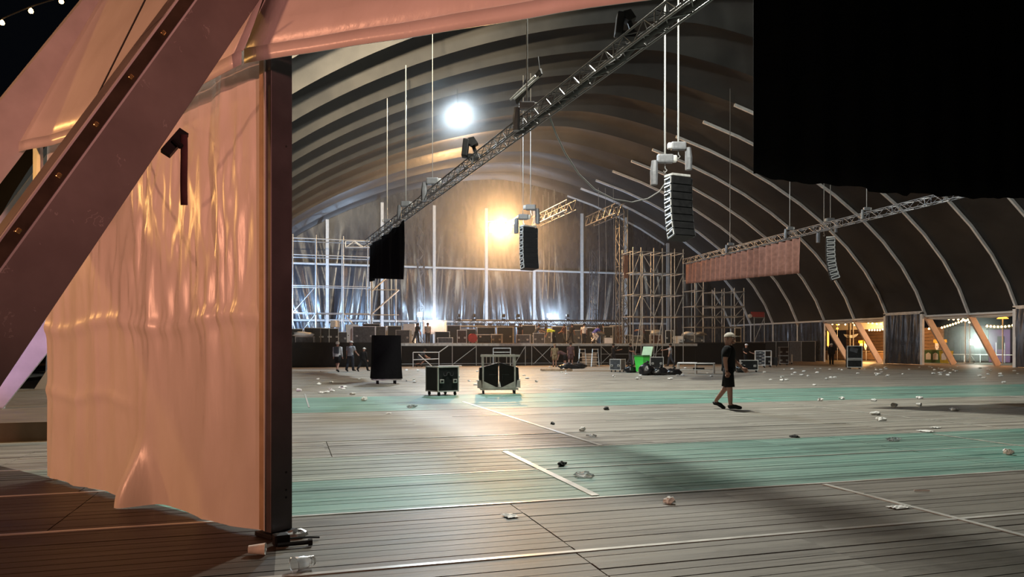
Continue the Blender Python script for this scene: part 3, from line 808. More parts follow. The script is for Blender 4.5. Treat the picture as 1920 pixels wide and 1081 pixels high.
# line arrays
def line_array(label, p_top, n, bw, bh, bd, yaw, curve, group, frame_m):
    """column of n cabinets, each turned a little further down than the one above"""
    t = thing('line_array', label, 'speaker', p_top, group); p_top = V(p_top)
    Rz = Matrix.Rotation(yaw, 3, 'Z'); pos = V((0, 0, 0)); ang = -0.02
    ft = MB(); ft.cbox(p_top + V((0, 0, 0.08)), (bw * 0.9, bd * 0.9, 0.10), 0.02, Rz); ft.build('flying_frame', M['alu_dull'], t)
    for k in range(n):
        ang2 = ang + curve * (k / n) ** 1.6
        R = Rz @ Matrix.Rotation(-ang2, 3, 'X')
        c = p_top + Rz @ pos + R @ V((0, 0, -bh / 2))
        b = MB()
        fr, bk = bw / 2, bw * 0.42
        pts = [(-fr, -bd / 2), (fr, -bd / 2), (bk, bd / 2), (-bk, bd / 2)]
        b.prism([c + R @ V((x, y, -bh * 0.47)) for x, y in pts], R @ V((0, 0, bh * 0.94)))
        cb = b.build('cabinet', M['speaker'], t)
        g = MB(); g.box(c + R @ V((0, -bd / 2 - 0.012, 0)), (bw * 0.93, 0.02, bh * 0.80), R); g.build('grille', M['black'], cb)
        for s in (-1, 1):
            e = MB(); x = s * (fr + 0.01)
            ring = [(-bd * 0.44, -bh * 0.36), (-bd * 0.44, bh * 0.36), (bd * 0.36, bh * 0.28), (bd * 0.36, -bh * 0.28), (-bd * 0.44, -bh * 0.36)]
            xx = [s * (fr * 0.99 + 0.015), s * (fr * 0.99 + 0.015), s * (bk + 0.02), s * (bk + 0.02), s * (fr * 0.99 + 0.015)]
            e.tube([c + R @ V((xx[i], ring[i][0], ring[i][1])) for i in range(5)], 0.035, 5); e.build('rigging_frame', frame_m, cb)
        pos = pos + Matrix.Rotation(-ang2, 3, 'X') @ V((0, 0, -bh))
    return t
pa = P(1270, 334, 30.0)
line_array('black line array of speakers on two white chains beside the big drape', pa, 8, 1.00, 0.312, 0.62, 0.12, 0.34, 'line arrays', M['alu'])
hoist('white chain hoist on the outer chain of the line array beside the big drape', P(1247, 322, 30.0), 'line array hoists', flip=1, small=1.25, chain_r=0.042)
hoist('white chain hoist set higher above the line array beside the big drape', P(1272, 296, 30.0), 'line array hoists', flip=-1, small=1.15, chain_r=0.042)
pb = P(990, 427, 46.0)
line_array('black line array of speakers beside the glowing warm flood', pb, 8, 1.05, 0.325, 0.62, 0.25, 0.22, 'line arrays', M['alu_dull'])
hoist('dark chain hoist above the line array beside the warm flood', P(981, 422, 46.0), 'line array hoists', flip=1, small=1.2, chain_r=0.02)
hoist('chain hoist set higher above the line array beside the warm flood', P(995, 404, 46.0), 'line array hoists', flip=-1, small=1.2, chain_r=0.02)
pc = P(1557, 448, 50.0)
line_array('curved line array of speakers under the thin grey truss', pc, 9, 0.95, 0.31, 0.6, 0.9, 0.42, 'line arrays', M['white_paint'])
hoist('chain hoist holding the curved line array under the thin grey truss', P(1545, 442, 50.0), 'line array hoists', flip=1, small=1.1, chain_r=0.026)
hoist('second chain hoist close to the curved line array under the thin grey truss', P(1557, 424, 50.0), 'line array hoists', flip=-1, small=1.0, chain_r=0.026)
cb = thing('hanging_cable', 'white cable sagging from the long truss to the line array', 'cable', P(1032, 222, 21.0))
pts = [(1030, 218, 21.2), (1042, 250, 22.2), (1060, 288, 23.2), (1085, 326, 24.4), (1115, 355, 25.8), (1150, 373, 27.2), (1185, 379, 28.4), (1215, 372, 29.4), (1236, 359, 30.1), (1246, 345, 30.2)]
MB().tube([P(*q) for q in pts], 0.028, 6).build('cable', M['chain'], cb, smooth=True)

# lamps
def flood(label, p, aim, wd, ht, lens, name='flood_lamp', stand=None, bars=True):
    p = V(p); t = thing(name, label, 'lamp', p if stand is None else V((p.x, p.y, stand)))
    d = (V(aim) - p).normalized(); R = d.to_track_quat('-Y', 'Z').to_matrix()
    MB().cbox(p + R @ V((0, 0.10, 0)), (wd * 1.1, 0.18, ht * 1.1), 0.03, R).build('housing', M['black'], t)
    MB().box(p + R @ V((0, -0.005, 0)), (wd, 0.03, ht), R).build('lens', lens, t)
    y = MB(); y.tube([p + R @ V((-wd * 0.6, 0.1, 0)), p + R @ V((-wd * 0.6, 0.1, ht * 0.75)), p + R @ V((wd * 0.6, 0.1, ht * 0.75)), p + R @ V((wd * 0.6, 0.1, 0))], 0.03, 6)
    y.build('bracket', M['alu_dull'], t)
    if stand is not None:
        stick('stand_pole', (p.x, p.y + 0.15, stand), (p.x, p.y + 0.15, p.z - ht / 2), 0.03, M['scaf'], t)
        for k in range(3):
            an = k * 2.094 + 0.5
            stick('stand_leg', (p.x, p.y + 0.15, stand + 0.7), (p.x + 0.6 * math.cos(an), p.y + 0.15 + 0.6 * math.sin(an), stand + 0.02), 0.02, M['scaf'], t)
    return t
CAMP = V((0, 0, 1.5))
fw = flood('glowing warm flood lamp high on the stage rig', (17.96, 63.5, 12.1), (4, 5, 2), 1.9, 0.75, M['lens_warm'])
for (a, b) in (((950, 420, 65.8), (975, 402, 63.5)), ((957, 423, 65.8), (984, 404, 63.5))):
    stick('support_bar', P(*a), P(*b), 0.05, M['scaf'], fw)
stick('hanger_cable', P(976, 402, 63.5), P(976, 380, 63.5) + V((0, 0, 5.4)), 0.012, M['chain'], fw)
vl = flood('glowing cool lamp hanging just under the vault', (9.98, 45.0, 16.0), (2, 0, 2), 0.72, 0.5, M['lens_white'])
stick('hanger_cable', (9.98, 45.15, 16.3), (9.98, 45.15, ztop(9.98) + 0.2), 0.015, M['black'], vl)

# ================================================================ STAGE
SY, SZ = 57.0, 1.8
XS0, XS1 = -4.0, 33.9
stg = thing('stage', 'long stage deck on scaffold legs across the end of the hall', 'stage', (18, SY, 0))
x = XS0; 
while x < XS1 - 0.1:
    x2 = min(x + 2.07, XS1)
    MB().box(((x + x2) / 2, SY + 9.0, SZ - 0.08), (x2 - x - 0.02, 18.0, 0.16)).build('deck_panel', M['wood'], stg)
    MB().box(((x + x2) / 2, SY - 0.04, SZ - 0.12), (x2 - x - 0.02, 0.06, 0.20)).build('fascia_beam', M['alu_dull'], stg)
    x = x2
for px in (752, 848, 893, 985, 997, 1085, 1127, 1186, 1242, 1281):
    q = AY(px, SY + 0.05); stick('post', q, q + V((0, 0, SZ - 0.15)), 0.032, M['scaf'], stg)
for (a, b) in ((848, 893), (965, 985), (1000, 1034), (1127, 1160), (1212, 1242)):
    q = AY(a, SY + 0.08, 0.1); r = AY(b, SY + 0.08, SZ - 0.25)
    stick('brace', q, r, 0.026, M['scaf'], stg)
    if a in (1000, 1127): stick('brace', AY(a, SY + 0.1, SZ - 0.25), AY(b, SY + 0.1, 0.1), 0.026, M['scaf'], stg)
stick('ledger', AY(752, SY + 0.06, 0.18), AY(1242, SY + 0.06, 0.18), 0.024, M['scaf'], stg)
stick('ledger', AY(1127, SY + 0.06, 0.9), AY(1242, SY + 0.06, 0.9), 0.024, M['scaf'], stg)
def skirt(x0, x1, y, h, name='skirt'):
    def fn(u, v): 
        xx = x0 + (x1 - x0) * u
        return V((xx, y + 0.05 * math.sin(xx * 6) + 0.04 * noise.noise(V((xx * 2, v, 0))), h * (1 - v) + 0.02))
    MB().grid(fn, 80, 3).build(name, M['black_cloth'], stg, smooth=True, solid=0.01)
skirt(XS0, AY(748, SY).x, SY - 0.20, SZ + 0.02)
skirt(AY(752, SY + 3).x, XS1, SY + 3.0, SZ - 0.2)
wing = thing('stage_wing', 'black draped platform beside the open stage front', 'stage', (36.5, SY + 1, 0))
MB().box((37.6, SY + 3.2, 0.92), (7.2, 5.4, 1.80)).build('platform', M['black_cloth'], wing)
MB().box((37.6, SY + 3.2, 1.87), (7.3, 5.5, 0.08)).build('top_board', M['black'], wing)

# long lamp-carrying truss over the stage
za = 3.55
lt = truss('stage_truss', 'dark lattice truss raised low along the back of the stage with spotlights', AYp(852, 606, 66.0), AYp(1182, 606, 66.0), 0.55, M['truss'], 0.55, chord=0.06, lace=0.035)
l0 = AYp(852, 606, 66.0); l1 = AYp(1182, 606, 66.0)
for k, u in enumerate((0.02, 0.10, 0.26, 0.34, 0.62, 0.97)):
    p = l0 + (l1 - l0) * u + V((0, -0.3, 0.25))
    t = thing('spotlight', ('first', 'second', 'third', 'fourth', 'fifth', 'sixth')[k] + ' small black spotlight on the low stage truss, counted from the pale sheet', 'lamp', p, 'spotlights on the low stage truss')
    MB().box(p + V((0, 0, 0.10)), (0.34, 0.25, 0.14)).build('base', M['black'], t)
    MB().tube([p + V((-0.17, 0, 0.15)), p + V((-0.17, 0, 0.45))], 0.04, 6).build('yoke', M['black'], t)
    MB().cbox(p + V((0, 0, 0.46)), (0.26, 0.30, 0.30), 0.05).build('head', M['black'], t)
for u in (0.0, 0.5, 1.0):
    p = l0 + (l1 - l0) * u
    stick('support_leg', (p.x, p.y, SZ), (p.x, p.y, p.z), 0.05, M['truss'], lt)
# rig over the stage: two trusses running lengthways and two lattice towers
truss('rig_truss', 'short orange-lit lattice truss hanging over the stage next to the warm flood', P(1005, 415, 66), P(1072, 383, 57.5), 0.75, M['truss_alu'], 0.8, chord=0.045, lace=0.03)
truss('rig_truss', 'short orange-lit lattice truss joining the tall lattice tower', P(1106, 415, 65), P(1163, 390, 57.5), 0.75, M['truss_alu'], 0.8, chord=0.045, lace=0.03)
tw = P(1166, 600, 64.0)
truss('rig_tower', 'tall lattice tower at the open side of the stage', (tw.x, tw.y, SZ), (tw.x, tw.y, 13.4), 0.75, M['truss_alu'], 0.85, up=(0, 1, 0), chord=0.045, lace=0.03)
tw2 = AY(1113, 71.0)
truss('rig_tower', 'pale ladder-like lattice tower before the back wall', (tw2.x, 71.0, SZ), (tw2.x, 71.0, 11.5), 0.6, M['truss'], 0.85, up=(0, 1, 0), chord=0.04, lace=0.03)
tw3 = AY(789, 71.0)
truss('rig_tower', 'brown lattice tower near the black truss curtain', (tw3.x, 71.0, SZ), (tw3.x, 71.0, 14.0), 0.6, M['truss'], 0.85, up=(0, 1, 0), chord=0.04, lace=0.03)
cp = P(1169, 480, 63.4)
t = thing('cloth_strip', 'narrow orange-brown cloth hanging on the tall lattice tower', 'cloth', cp)
MB().grid(lambda u, v: V((tw.x - 0.05 + 0.42 * u + 0.03 * math.sin(v * 9), tw.y - 0.47, 9.4 - 2.0 * v)), 3, 8).build('cloth', M['curtain'], t, solid=0.02)
# hanging steel cables before the back wall
for i, (px, ya, yb, Y) in enumerate(((1018, 425, 560, 66.0), (1028, 420, 560, 66.0), (1039, 415, 560, 66.0), (1122, 412, 580, 68.0), (1135, 412, 585, 68.0), (1150, 410, 600, 68.0))):
    t = thing('drop_cable', ('first', 'second', 'third', 'fourth', 'fifth', 'sixth')[i] + ' thin hanging cable counted from the warm flood to the lattice tower', 'cable', AYp(px, yb, Y), 'cables hanging behind the stage trusses')
    MB().tube([AYp(px, ya - 60, Y), AYp(px + 2, (ya + yb) / 2, Y), AYp(px - 1, yb, Y)], 0.022, 5).build('cable', M['scaf'], t)

def scaffold(label, xs, ys, z0, levels, r=0.045, braces=(), zb=None):
    t = thing('scaffold_tower', label, 'scaffold', (xs[0], ys[0], z0))
    for x in xs:
        for y in ys:
            stick('standard', (x, y, z0 if y == ys[0] or zb is None else zb), (x, y, levels[-1] + 0.35), r, M['scaf'], t)
    for z in levels:
        for y in ys: stick('ledger', (xs[0] - 0.1, y, z), (xs[-1] + 0.1, y, z), r * 0.85, M['scaf'], t)
        for x in xs: stick('transom', (x, ys[0], z), (x, ys[-1], z), r * 0.85, M['scaf'], t)
    for (i, j, k) in braces:   # bay i, level j, direction k
        xa, xb = xs[i], xs[i + 1]
        lo = levels[j - 1] if j > 0 else z0
        if k < 0: xa, xb = xb, xa
        stick('brace', (xa, ys[0] - 0.04, lo), (xb, ys[0] - 0.04, levels[j]), r * 0.8, M['scaf'], t)
    return t
def sx(px, Y): return AY(px, Y).x
Yl = 70.0
scaffold('tall scaffold tower before the blue-lit back wall near the tarp post', [sx(549, Yl), sx(593, Yl), sx(644, Yl), sx(694, Yl)], [Yl, Yl + 2.1], SZ, [4.6, 7.1, 9.9, 11.4], 0.05, ((0, 0, 1), (0, 1, 1), (2, 0, -1)))
tt = truss('scaffold_beam', 'lattice beam across the top of the scaffold tower before the blue-lit wall', AYp(648, 458, Yl - 0.1), AYp(697, 458, Yl - 0.1), 0.55, M['scaf'], 0.7, chord=0.04, lace=0.03)
ds = thing('scaffold_brace', 'two parallel white diagonal tubes below the black truss curtain', 'scaffold', AYp(697, 588, 66.5))
stick('tube', AYp(697, 545, 66.5), AYp(748, 500, 66.5), 0.07, M['white_paint'], ds); stick('tube', AYp(697, 588, 66.5), AYp(748, 543, 66.5), 0.07, M['white_paint'], ds)
stick('standard', AYp(742, 500, 66.6), AYp(742, 637, 66.6), 0.05, M['scaf'], ds); stick('standard', AYp(697, 500, 66.6), AYp(697, 637, 66.6), 0.05, M['scaf'], ds)
stick('ledger', AYp(690, 590, 66.6), AYp(748, 590, 66.6), 0.04, M['scaf'], ds); stick('ledger', AYp(690, 543, 66.6), AYp(748, 543, 66.6), 0.04, M['scaf'], ds)
Yr = 56.72
zl = [AYp(1220, y, Yr).z for y in (593, 552, 511, 472)]
scaffold('wide scaffold tower with crossing braces beside the brown curtain', [sx(p, Yr) for p in (1187, 1202, 1226, 1242, 1265, 1281)], [Yr, Yr + 2.1], 0.0, zl, 0.042, zb=SZ, braces=
         ((0, 1, 1), (0, 2, 1), (0, 3, 1), (1, 1, -1), (1, 2, -1), (1, 3, -1), (2, 1, 1), (2, 2, 1), (2, 3, 1), (4, 1, 1), (4, 2, 1), (4, 3, 1), (0, 0, 1), (2, 0, 1)))
Yq = 60.5
zl = [AYp(1340, y, Yq).z for y in (613, 593, 574, 545, 524)]
scaffold('stepped scaffold tower below the loose end of the brown curtain', [sx(p, Yq) for p in (1303, 1319)], [Yq, Yq + 2.1], SZ + 0.1, zl, 0.042, ((0, 1, 1), (0, 2, -1), (0, 3, 1), (0, 4, -1)))
zl = [AYp(1340, y, Yq).z for y in (613, 593, 574, 545)]
scaffold('middle scaffold bay joined to the stepped scaffold tower', [sx(p, Yq + 1) for p in (1340, 1358)], [Yq + 1, Yq + 3.1], SZ + 0.1, zl, 0.042, ((0, 1, -1), (0, 2, 1), (0, 3, 1)))
scaffold('low outer scaffold bay beside the red banner', [sx(p, Yq) for p in (1377, 1395)], [Yq, Yq + 2.1], SZ + 0.1, zl, 0.042, ((0, 1, 1), (0, 2, 1), (0, 3, 1)))
for y, wd_ in ((613, 'lowest'), (593, 'middle'), (574, 'topmost')):
    t = thing('scaffold_ledger', wd_ + ' of three long horizontal tubes tying the scaffold bays together', 'scaffold', AYp(1303, y, Yq - 0.1), 'tubes tying the scaffold bays')
    stick('tube', AYp(1240 if y == 593 else 1303, y, Yq - 0.1), AYp(1395, y, Yq - 0.1), 0.045, M['scaf'], t)
rb = thing('banner_stand', 'small scaffold frame topped by a red banner before the side wall', 'banner', AYp(1424, 660, 62.5))
for px in (1414, 1433): stick('standard', AY(px, 62.5, 0), AYp(px, 586, 62.5), 0.04, M['scaf'], rb)
stick('brace', AYp(1414, 640, 62.5), AYp(1432, 597, 62.5), 0.035, M['scaf'], rb); stick('ledger', AYp(1412, 595, 62.5), AYp(1434, 595, 62.5), 0.035, M['scaf'], rb)
a, b = AYp(1408, 584, 62.3), AYp(1433, 594, 62.3)
MB().box(((a.x + b.x) / 2, 62.3, (a.z + b.z) / 2), (b.x - a.x, 0.05, a.z - b.z)).build('banner', M['red'], rb)
MB().ball(AYp(1406, 592, 62.2), 0.22, 8).build('white_ball_lamp', M['white_paint'], rb)
# ================================================================ CASES, CARTS, BINS
def face(px, turn=0.0):
    """yaw that turns a local -Y front to the viewer's side, plus `turn` degrees"""
    return -(TH + math.atan((px - 960) / F)) + math.radians(turn)
def place(t, loc, rz): t.location = loc; t.rotation_euler = (0, 0, rz); return t

def castors(t, w, d, r=0.06, z=0.0, inset=0.1):
    for sx_ in (-1, 1):
        for sy in (-1, 1):
            b = MB(); c = V((sx_ * (w / 2 - inset), sy * (d / 2 - inset), z + r))
            b.tube([c + V((-0.022, 0, 0)), c + V((0.022, 0, 0))], r, 12)
            b.bar(c + V((0, 0, 0.0)), c + V((0, 0.015, r + 0.05)), 0.07, 0.05)
            b.build('castor', M['rubber'], t)
def case(label, loc, rz, w, d, h, m='case', wheels=True, latches=2, logo=False, edge='edge', group=None, name='flight_case', lid=True):
    t = thing(name, label, 'case', (0, 0, 0), group); z0 = 0.12 if wheels else 0.0; bh = h - z0
    MB().box((0, 0, z0 + bh / 2), (w - 0.03, d - 0.03, bh - 0.03)).build('body', M[m], t)
    e = MB(); r = 0.018 if h < 1.2 else 0.022
    X, Y_ = w / 2, d / 2
    for sx_ in (-1, 1):
        for sy in (-1, 1):
            e.box((sx_ * (X - r), sy * (Y_ - r), z0 + bh / 2), (2 * r, 2 * r, bh))
        for zz in (z0 + r, z0 + bh - r): e.box((sx_ * (X - r), 0, zz), (2 * r, d, 2 * r))
    for sy in (-1, 1):
        for zz in (z0 + r, z0 + bh - r): e.box((0, sy * (Y_ - r), zz), (w, 2 * r, 2 * r))
        if lid: e.box((0, sy * (Y_ - 0.008), z0 + bh * 0.72), (w, 0.018, 0.03)) if name == 'trunk_case' else None
    e.build('edge_trim', M[edge], t)
    cn = MB()
    for sx_ in (-1, 1):
        for sy in (-1, 1):
            for zz in (z0 + 0.02, z0 + bh - 0.02): cn.ball((sx_ * (X - 0.02), sy * (Y_ - 0.02), zz), 0.035, 6)
    c_ = cn.build('corner_guard', M[edge], t); c_['kind'] = 'stuff'
    for k in range(latches):
        x = (k - (latches - 1) / 2) * w * 0.62 / max(1, latches - 1) if latches > 1 else 0
        p = MB(); p.cbox((x, -Y_ - 0.002, z0 + bh * 0.42), (min(0.14, w * 0.2), 0.03, min(0.12, bh * 0.2)), 0.008)
        q = p.build('latch', M['edge'], t); MB().box((x, -Y_ - 0.018, z0 + bh * 0.42), (min(0.08, w * 0.12), 0.012, min(0.06, bh * 0.1))).build('latch_dish', M['black'], q)
    if logo:
        # worn emblem: two rounded U strokes with an arch between them
        L = MB(); zc = z0 + bh * 0.70; k = 0.055
        def arc(cx, up):
            s = 1 if up else -1
            return [(cx - k, zc + s * -k * 0.9), (cx - k, zc + s * 0.2 * k), (cx - k * 0.6, zc + s * 0.9 * k), (cx + k * 0.6, zc + s * 0.9 * k), (cx + k, zc + s * 0.2 * k), (cx + k, zc + s * -k * 0.9)]
        for cx, up in ((-2.2 * k, False), (0, True), (2.2 * k, False)):
            L.tube([(x, -Y_ - 0.001, z) for x, z in arc(cx, up)], 0.009, 4)
        L.build('logo', M['case_grey'], t)
    if wheels: castors(t, w, d, 0.055, 0.0, 0.09)
    return place(t, loc, rz)

case('black flight case with pale emblem standing between tall covered box and trolley', G(829, 740), face(829, 31), 0.76, 0.76, 0.90, logo=True)

# tall covered box on a dolly
t = thing('covered_box', 'tall black cloth-covered box on a white dolly', 'box', (0, 0, 0))
def fn(u, v):
    # cloth skin wrapped round a box: u runs round the outline, v up
    w, d = 0.54 + 0.06 * (1 - v) ** 2, 0.40 + 0.05 * (1 - v) ** 2
    pts = [(-w, -d), (w, -d), (w, d), (-w, d), (-w, -d)]
    k = min(3, int(u * 4)); f = u * 4 - k; a, b = pts[k], pts[k + 1]
    x = a[0] + (b[0] - a[0]) * f; y = a[1] + (b[1] - a[1]) * f
    n = noise.noise(V((x * 4, y * 4, v * 2))) * 0.02 * (1.2 - v)
    return V((x * (1 + n), y * (1 + n), 0.22 + 1.75 * v + (0.02 * noise.noise(V((x * 6, y * 6, 0))) if v < 0.05 else 0)))
c = MB(); c.grid(fn, 64, 14); c.box((0, 0, 1.955), (1.07, 0.79, 0.03)); c.build('cover', M['black_cloth'], t)
MB().box((0, 0, 0.185), (1.12, 0.84, 0.06)).build('dolly_board', M['white_paint'], t)
castors(t, 1.1, 0.82, 0.075, 0.0, 0.2)
place(t, G(724, 719), face(724, 8))

# trolley with two folded black speaker wedges
t = thing('trolley', 'grey metal trolley carrying two black padded wedges', 'trolley', (0, 0, 0))
for x in (-0.52, 0.50):
    for y in (-0.3, 0.3):
        MB().box((x, y, 0.66), (0.05, 0.05, 1.10)).build('upright', M['alu_dull'], t)
for y in (-0.3, 0.3): MB().box((0.03 if y < 0 else 0, y, 1.22), (1.26 if y < 0 else 1.1, 0.07, 0.07)).build('top_rail', M['alu_dull'], t)
for x in (-0.38, -0.25, -0.1, 0.02, 0.28, 0.4): stick('rung', (x, 0.3, 0.95), (x, 0.3, 1.2), 0.016, M['alu_dull'], t)
MB().box((0, -0.3, 0.16), (1.22, 0.07, 0.07)).build('bottom_rail', M['alu_dull'], t); MB().box((0, 0.3, 0.16), (1.22, 0.07, 0.07)).build('bottom_rail', M['alu_dull'], t)
for s in (-1, 1):
    MB().prism([(s * 0.06, -0.345, 0.2), (s * 0.52, -0.345, 0.2), (s * 0.52, -0.345, 0.42)], (0, 0.02, 0)).build('gusset_plate', M['alu_dull'], t)
    MB().prism([(s * 0.55, -0.26, 0.22), (s * 0.68, -0.26, 0.18), (s * 0.68, -0.26, 0.42), (s * 0.58, -0.26, 0.44)], (0, 0.5, 0)).build('side_bracket', M['white_paint'], t)
    wd = MB(); wd.prism([(s * 0.03, -0.25, 0.22), (s * 0.60, -0.25, 0.22), (s * 0.64, -0.25, 0.5), (s * 0.62, -0.25, 0.84), (s * 0.50, -0.25, 0.86), (s * 0.03, -0.25, 1.0)], (0, 0.5, 0))
    wo = wd.build('padded_wedge', M['black'], t, bevel=0.02)
    MB().box((s * 0.20, -0.265, 0.62), (0.24, 0.02, 0.012)).build('strap_loop', M['case_grey'], wo)
    MB().tube([(s * 0.10, -0.27, 0.42), (s * 0.10, -0.29, 0.5), (s * 0.10, -0.27, 0.58)], 0.012, 6).build('handle', M['rubber'], wo)
MB().lathe([(0.05, 0.22), (0.035, 0.3), (0.012, 0.4)], 8, (-0.0, -0.32, 0)).build('white_cone', M['white_paint'], t)
castors(t, 1.2, 0.7, 0.06, 0.0, 0.10)
place(t, G(935, 737), face(935, 4))

# further cases and carts on the hall floor near the stage
case('small pale-edged flight case on castors next to the black bin bags', G(1158, 697), face(1158, -24), 0.72, 0.72, 0.78, 'case_grey')
case('black flight case with shiny latches right behind the lime wheelie bin', G(1231, 693), face(1231, 4), 0.86, 0.6, 0.85, 'case')
case('wide black trunk case beside the walking man', G(1404, 697), face(1404, 6), 1.02, 0.6, 0.72, 'case', edge='edge')
case('brown flight case at the foot of a stack before the side wall boards', G(1469, 684), face(1469, 10), 0.72, 0.6, 0.78, 'case_brown', edge='edge')
q = G(1469, 684); case('brown flight case set on top of another before the side wall boards', (q.x, q.y, 0.785), face(1469, 10), 0.72, 0.6, 0.72, 'case_brown', wheels=False)
case('black low case with two big latches under the white-framed cart', G(1437, 687), face(1437, 4), 0.62, 0.5, 0.75, 'case', edge='white_paint')
case('plain black wheeled crate between white-framed cart and brown cases', G(1450, 687), face(1450, 0), 0.62, 0.5, 0.72, 'black', latches=0, edge='black')
def rack(label, loc, rz, w, d, h, shelves, fm, sm_, drawers=0, name='cart'):
    t = thing(name, label, 'cart', (0, 0, 0))
    for x in (-w / 2, w / 2):
        for y in (-d / 2, d / 2): stick('upright', (x, y, 0.1), (x, y, h), 0.03, M[fm], t)
    for z in shelves:
        MB().box((0, 0, z), (w, d, 0.03)).build('shelf', M[sm_], t)
        MB().box((0, -d / 2, z), (w, 0.05, 0.05)).build('shelf_edge', M[fm], t)
    for k in range(drawers):
        dr = MB().box((0, -d / 2 + 0.02, 0.35 + k * 0.24), (w * 0.86, 0.06, 0.19)).build('drawer', M['case_grey'], t)
        MB().box((0, -d / 2 - 0.02, 0.36 + k * 0.24), (w * 0.2, 0.03, 0.03)).build('handle', M['edge'], dr)
    castors(t, w + 0.1, d + 0.1, 0.05, 0.0, 0.08)
    return place(t, loc, rz)
rack('white-framed cart of grey drawers behind the wide black trunk case', G(1425, 689), face(1425, 4), 0.66, 0.5, 1.22, (0.18, 1.22), 'white_paint', 'black', 4)
rack('open white-framed cart joined to the grey drawer cart', G(1439, 688), face(1439, 4), 0.52, 0.5, 1.22, (0.78, 1.22), 'white_paint', 'black', 0)
rack('small white hand truck leaning before the grey side wall boards', G(1481, 682), face(1481, 10), 0.36, 0.3, 0.85, (0.15,), 'white_paint', 'black', 0)
rack('pale metal cart parked under the stage edge behind the grey trolley', G(941, 692), face(941, 0), 1.15, 0.6, 1.42, (0.9, 1.15, 1.42), 'alu_dull', 'case_grey', 0)
# equipment rack on the floor before the open bays
t = thing('equipment_rack', 'dark wheeled equipment rack standing before the open side bays', 'rack', (0, 0, 0))
MB().box((0, 0.03, 0.82), (0.92, 0.62, 1.45)).build('body', M['case'], t)
for x in (-0.46, 0.46): MB().box((x, -0.29, 0.82), (0.05, 0.06, 1.5)).build('front_edge', M['edge'], t)
for z in (0.12, 0.62, 0.72, 1.56): MB().box((0, -0.30, z), (0.92, 0.05, 0.05)).build('cross_edge', M['edge'], t)
MB().box((-0.05, -0.31, 1.3), (0.5, 0.02, 0.3), Matrix.Rotation(0.3, 3, 'Y')).build('panel', M['case_grey'], t)
castors(t, 0.92, 0.62, 0.055); place(t, G(1601, 691), face(1601, 10))

# lime wheelie bin with its lid thrown back and bag inside
t = thing('wheelie_bin', 'lime green wheelie bin with its lid thrown open', 'bin', (0, 0, 0))
def tub(z0, z1, w0, w1, d0, d1, m_):
    return m_.add([(x * w / 2, y * d / 2, z) for z, w, d in ((z0, w0, d0), (z1, w1, d1)) for x, y in ((-1, -1), (1, -1), (1, 1), (-1, 1))],
                  [(3, 2, 1, 0), (0, 1, 5, 4), (1, 2, 6, 5), (2, 3, 7, 6), (3, 0, 4, 7)])
b = tub(0.10, 1.02, 0.48, 0.62, 0.52, 0.74, MB()); b.build('tub', M['green'], t)
b = MB(); 
for s in (-1, 1): b.box((s * 0.32, 0, 1.02), (0.06, 0.80, 0.07)); b.box((0, s * 0.38, 1.02), (0.70, 0.06, 0.07))
b.build('rim', M['dark_green'], t)
MB().box((0, 0.02, 0.97), (0.58, 0.68, 0.04)).build('bag', M['bag'], t)
l = MB(); l.cbox((0.10, 0.40, 1.26), (0.68, 0.07, 0.62), 0.03, Matrix.Rotation(-0.35, 3, 'X')); l.build('lid', M['green_lid'], t)
for s in (-1, 1):
    b = MB(); b.tube([(s * 0.22, 0.32, 0.11), (s * 0.27, 0.32, 0.11)], 0.11, 12); b.build('wheel', M['rubber'], t)
place(t, G(1204, 699), face(1204, -34)); t.scale = (0.98,) * 3

def bag(label, loc, r, seed, group='bin bags by the lime bin'):
    t = thing('bin_bag', label, 'bag', (0, 0, 0), group)
    b = MB(); b.ball((0, 0, 0), 1.0, 20)
    for i, q in enumerate(b.v):
        n = noise.noise(q * 1.6 + V((seed, 0, 0))) * 0.35 + noise.noise(q * 4 + V((seed, 3, 0))) * 0.12
        q2 = q * (1 + n); b.v[i] = V((q2.x * r[0], q2.y * r[1], max(0.0, r[2] * (q2.z * 0.75 + 0.55))))
    b.build('sack', M['bag'], t, smooth=True)
    k = MB(); k.tube([(0, 0, r[2] * 1.1), (0.03, 0, r[2] * 1.3), (0.10, 0.03, r[2] * 1.5)], [0.06, 0.03, 0.09], 7); k.build('tied_neck', M['bag'], t)
    t.location = loc; return t
bag('heaped black bin bag leaning on the front of the lime bin', G(1212, 703), (0.42, 0.36, 0.48), 1)
bag('flat black bin bag lying beyond the lime bin, next to the upright one', G(1237, 703), (0.45, 0.35, 0.32), 5)
bag('long black bin bag at the outer end of the bag row', G(1262, 702), (0.52, 0.36, 0.26), 9)
bag('small black bin bag between lime bin and pale-edged case', G(1183, 698), (0.40, 0.34, 0.30), 13)
bag('black bin bag slumped beside the wide black trunk case', G(1389, 698), (0.36, 0.30, 0.36), 17, None)
bag('black bin bag lying in front of the stage legs near the khaki worker', G(1064, 691), (0.7, 0.4, 0.26), 21, None)
bag('black bin bag in front of the stage next to the leaning wooden frames', G(1083, 690.5), (0.6, 0.4, 0.3), 25, None)

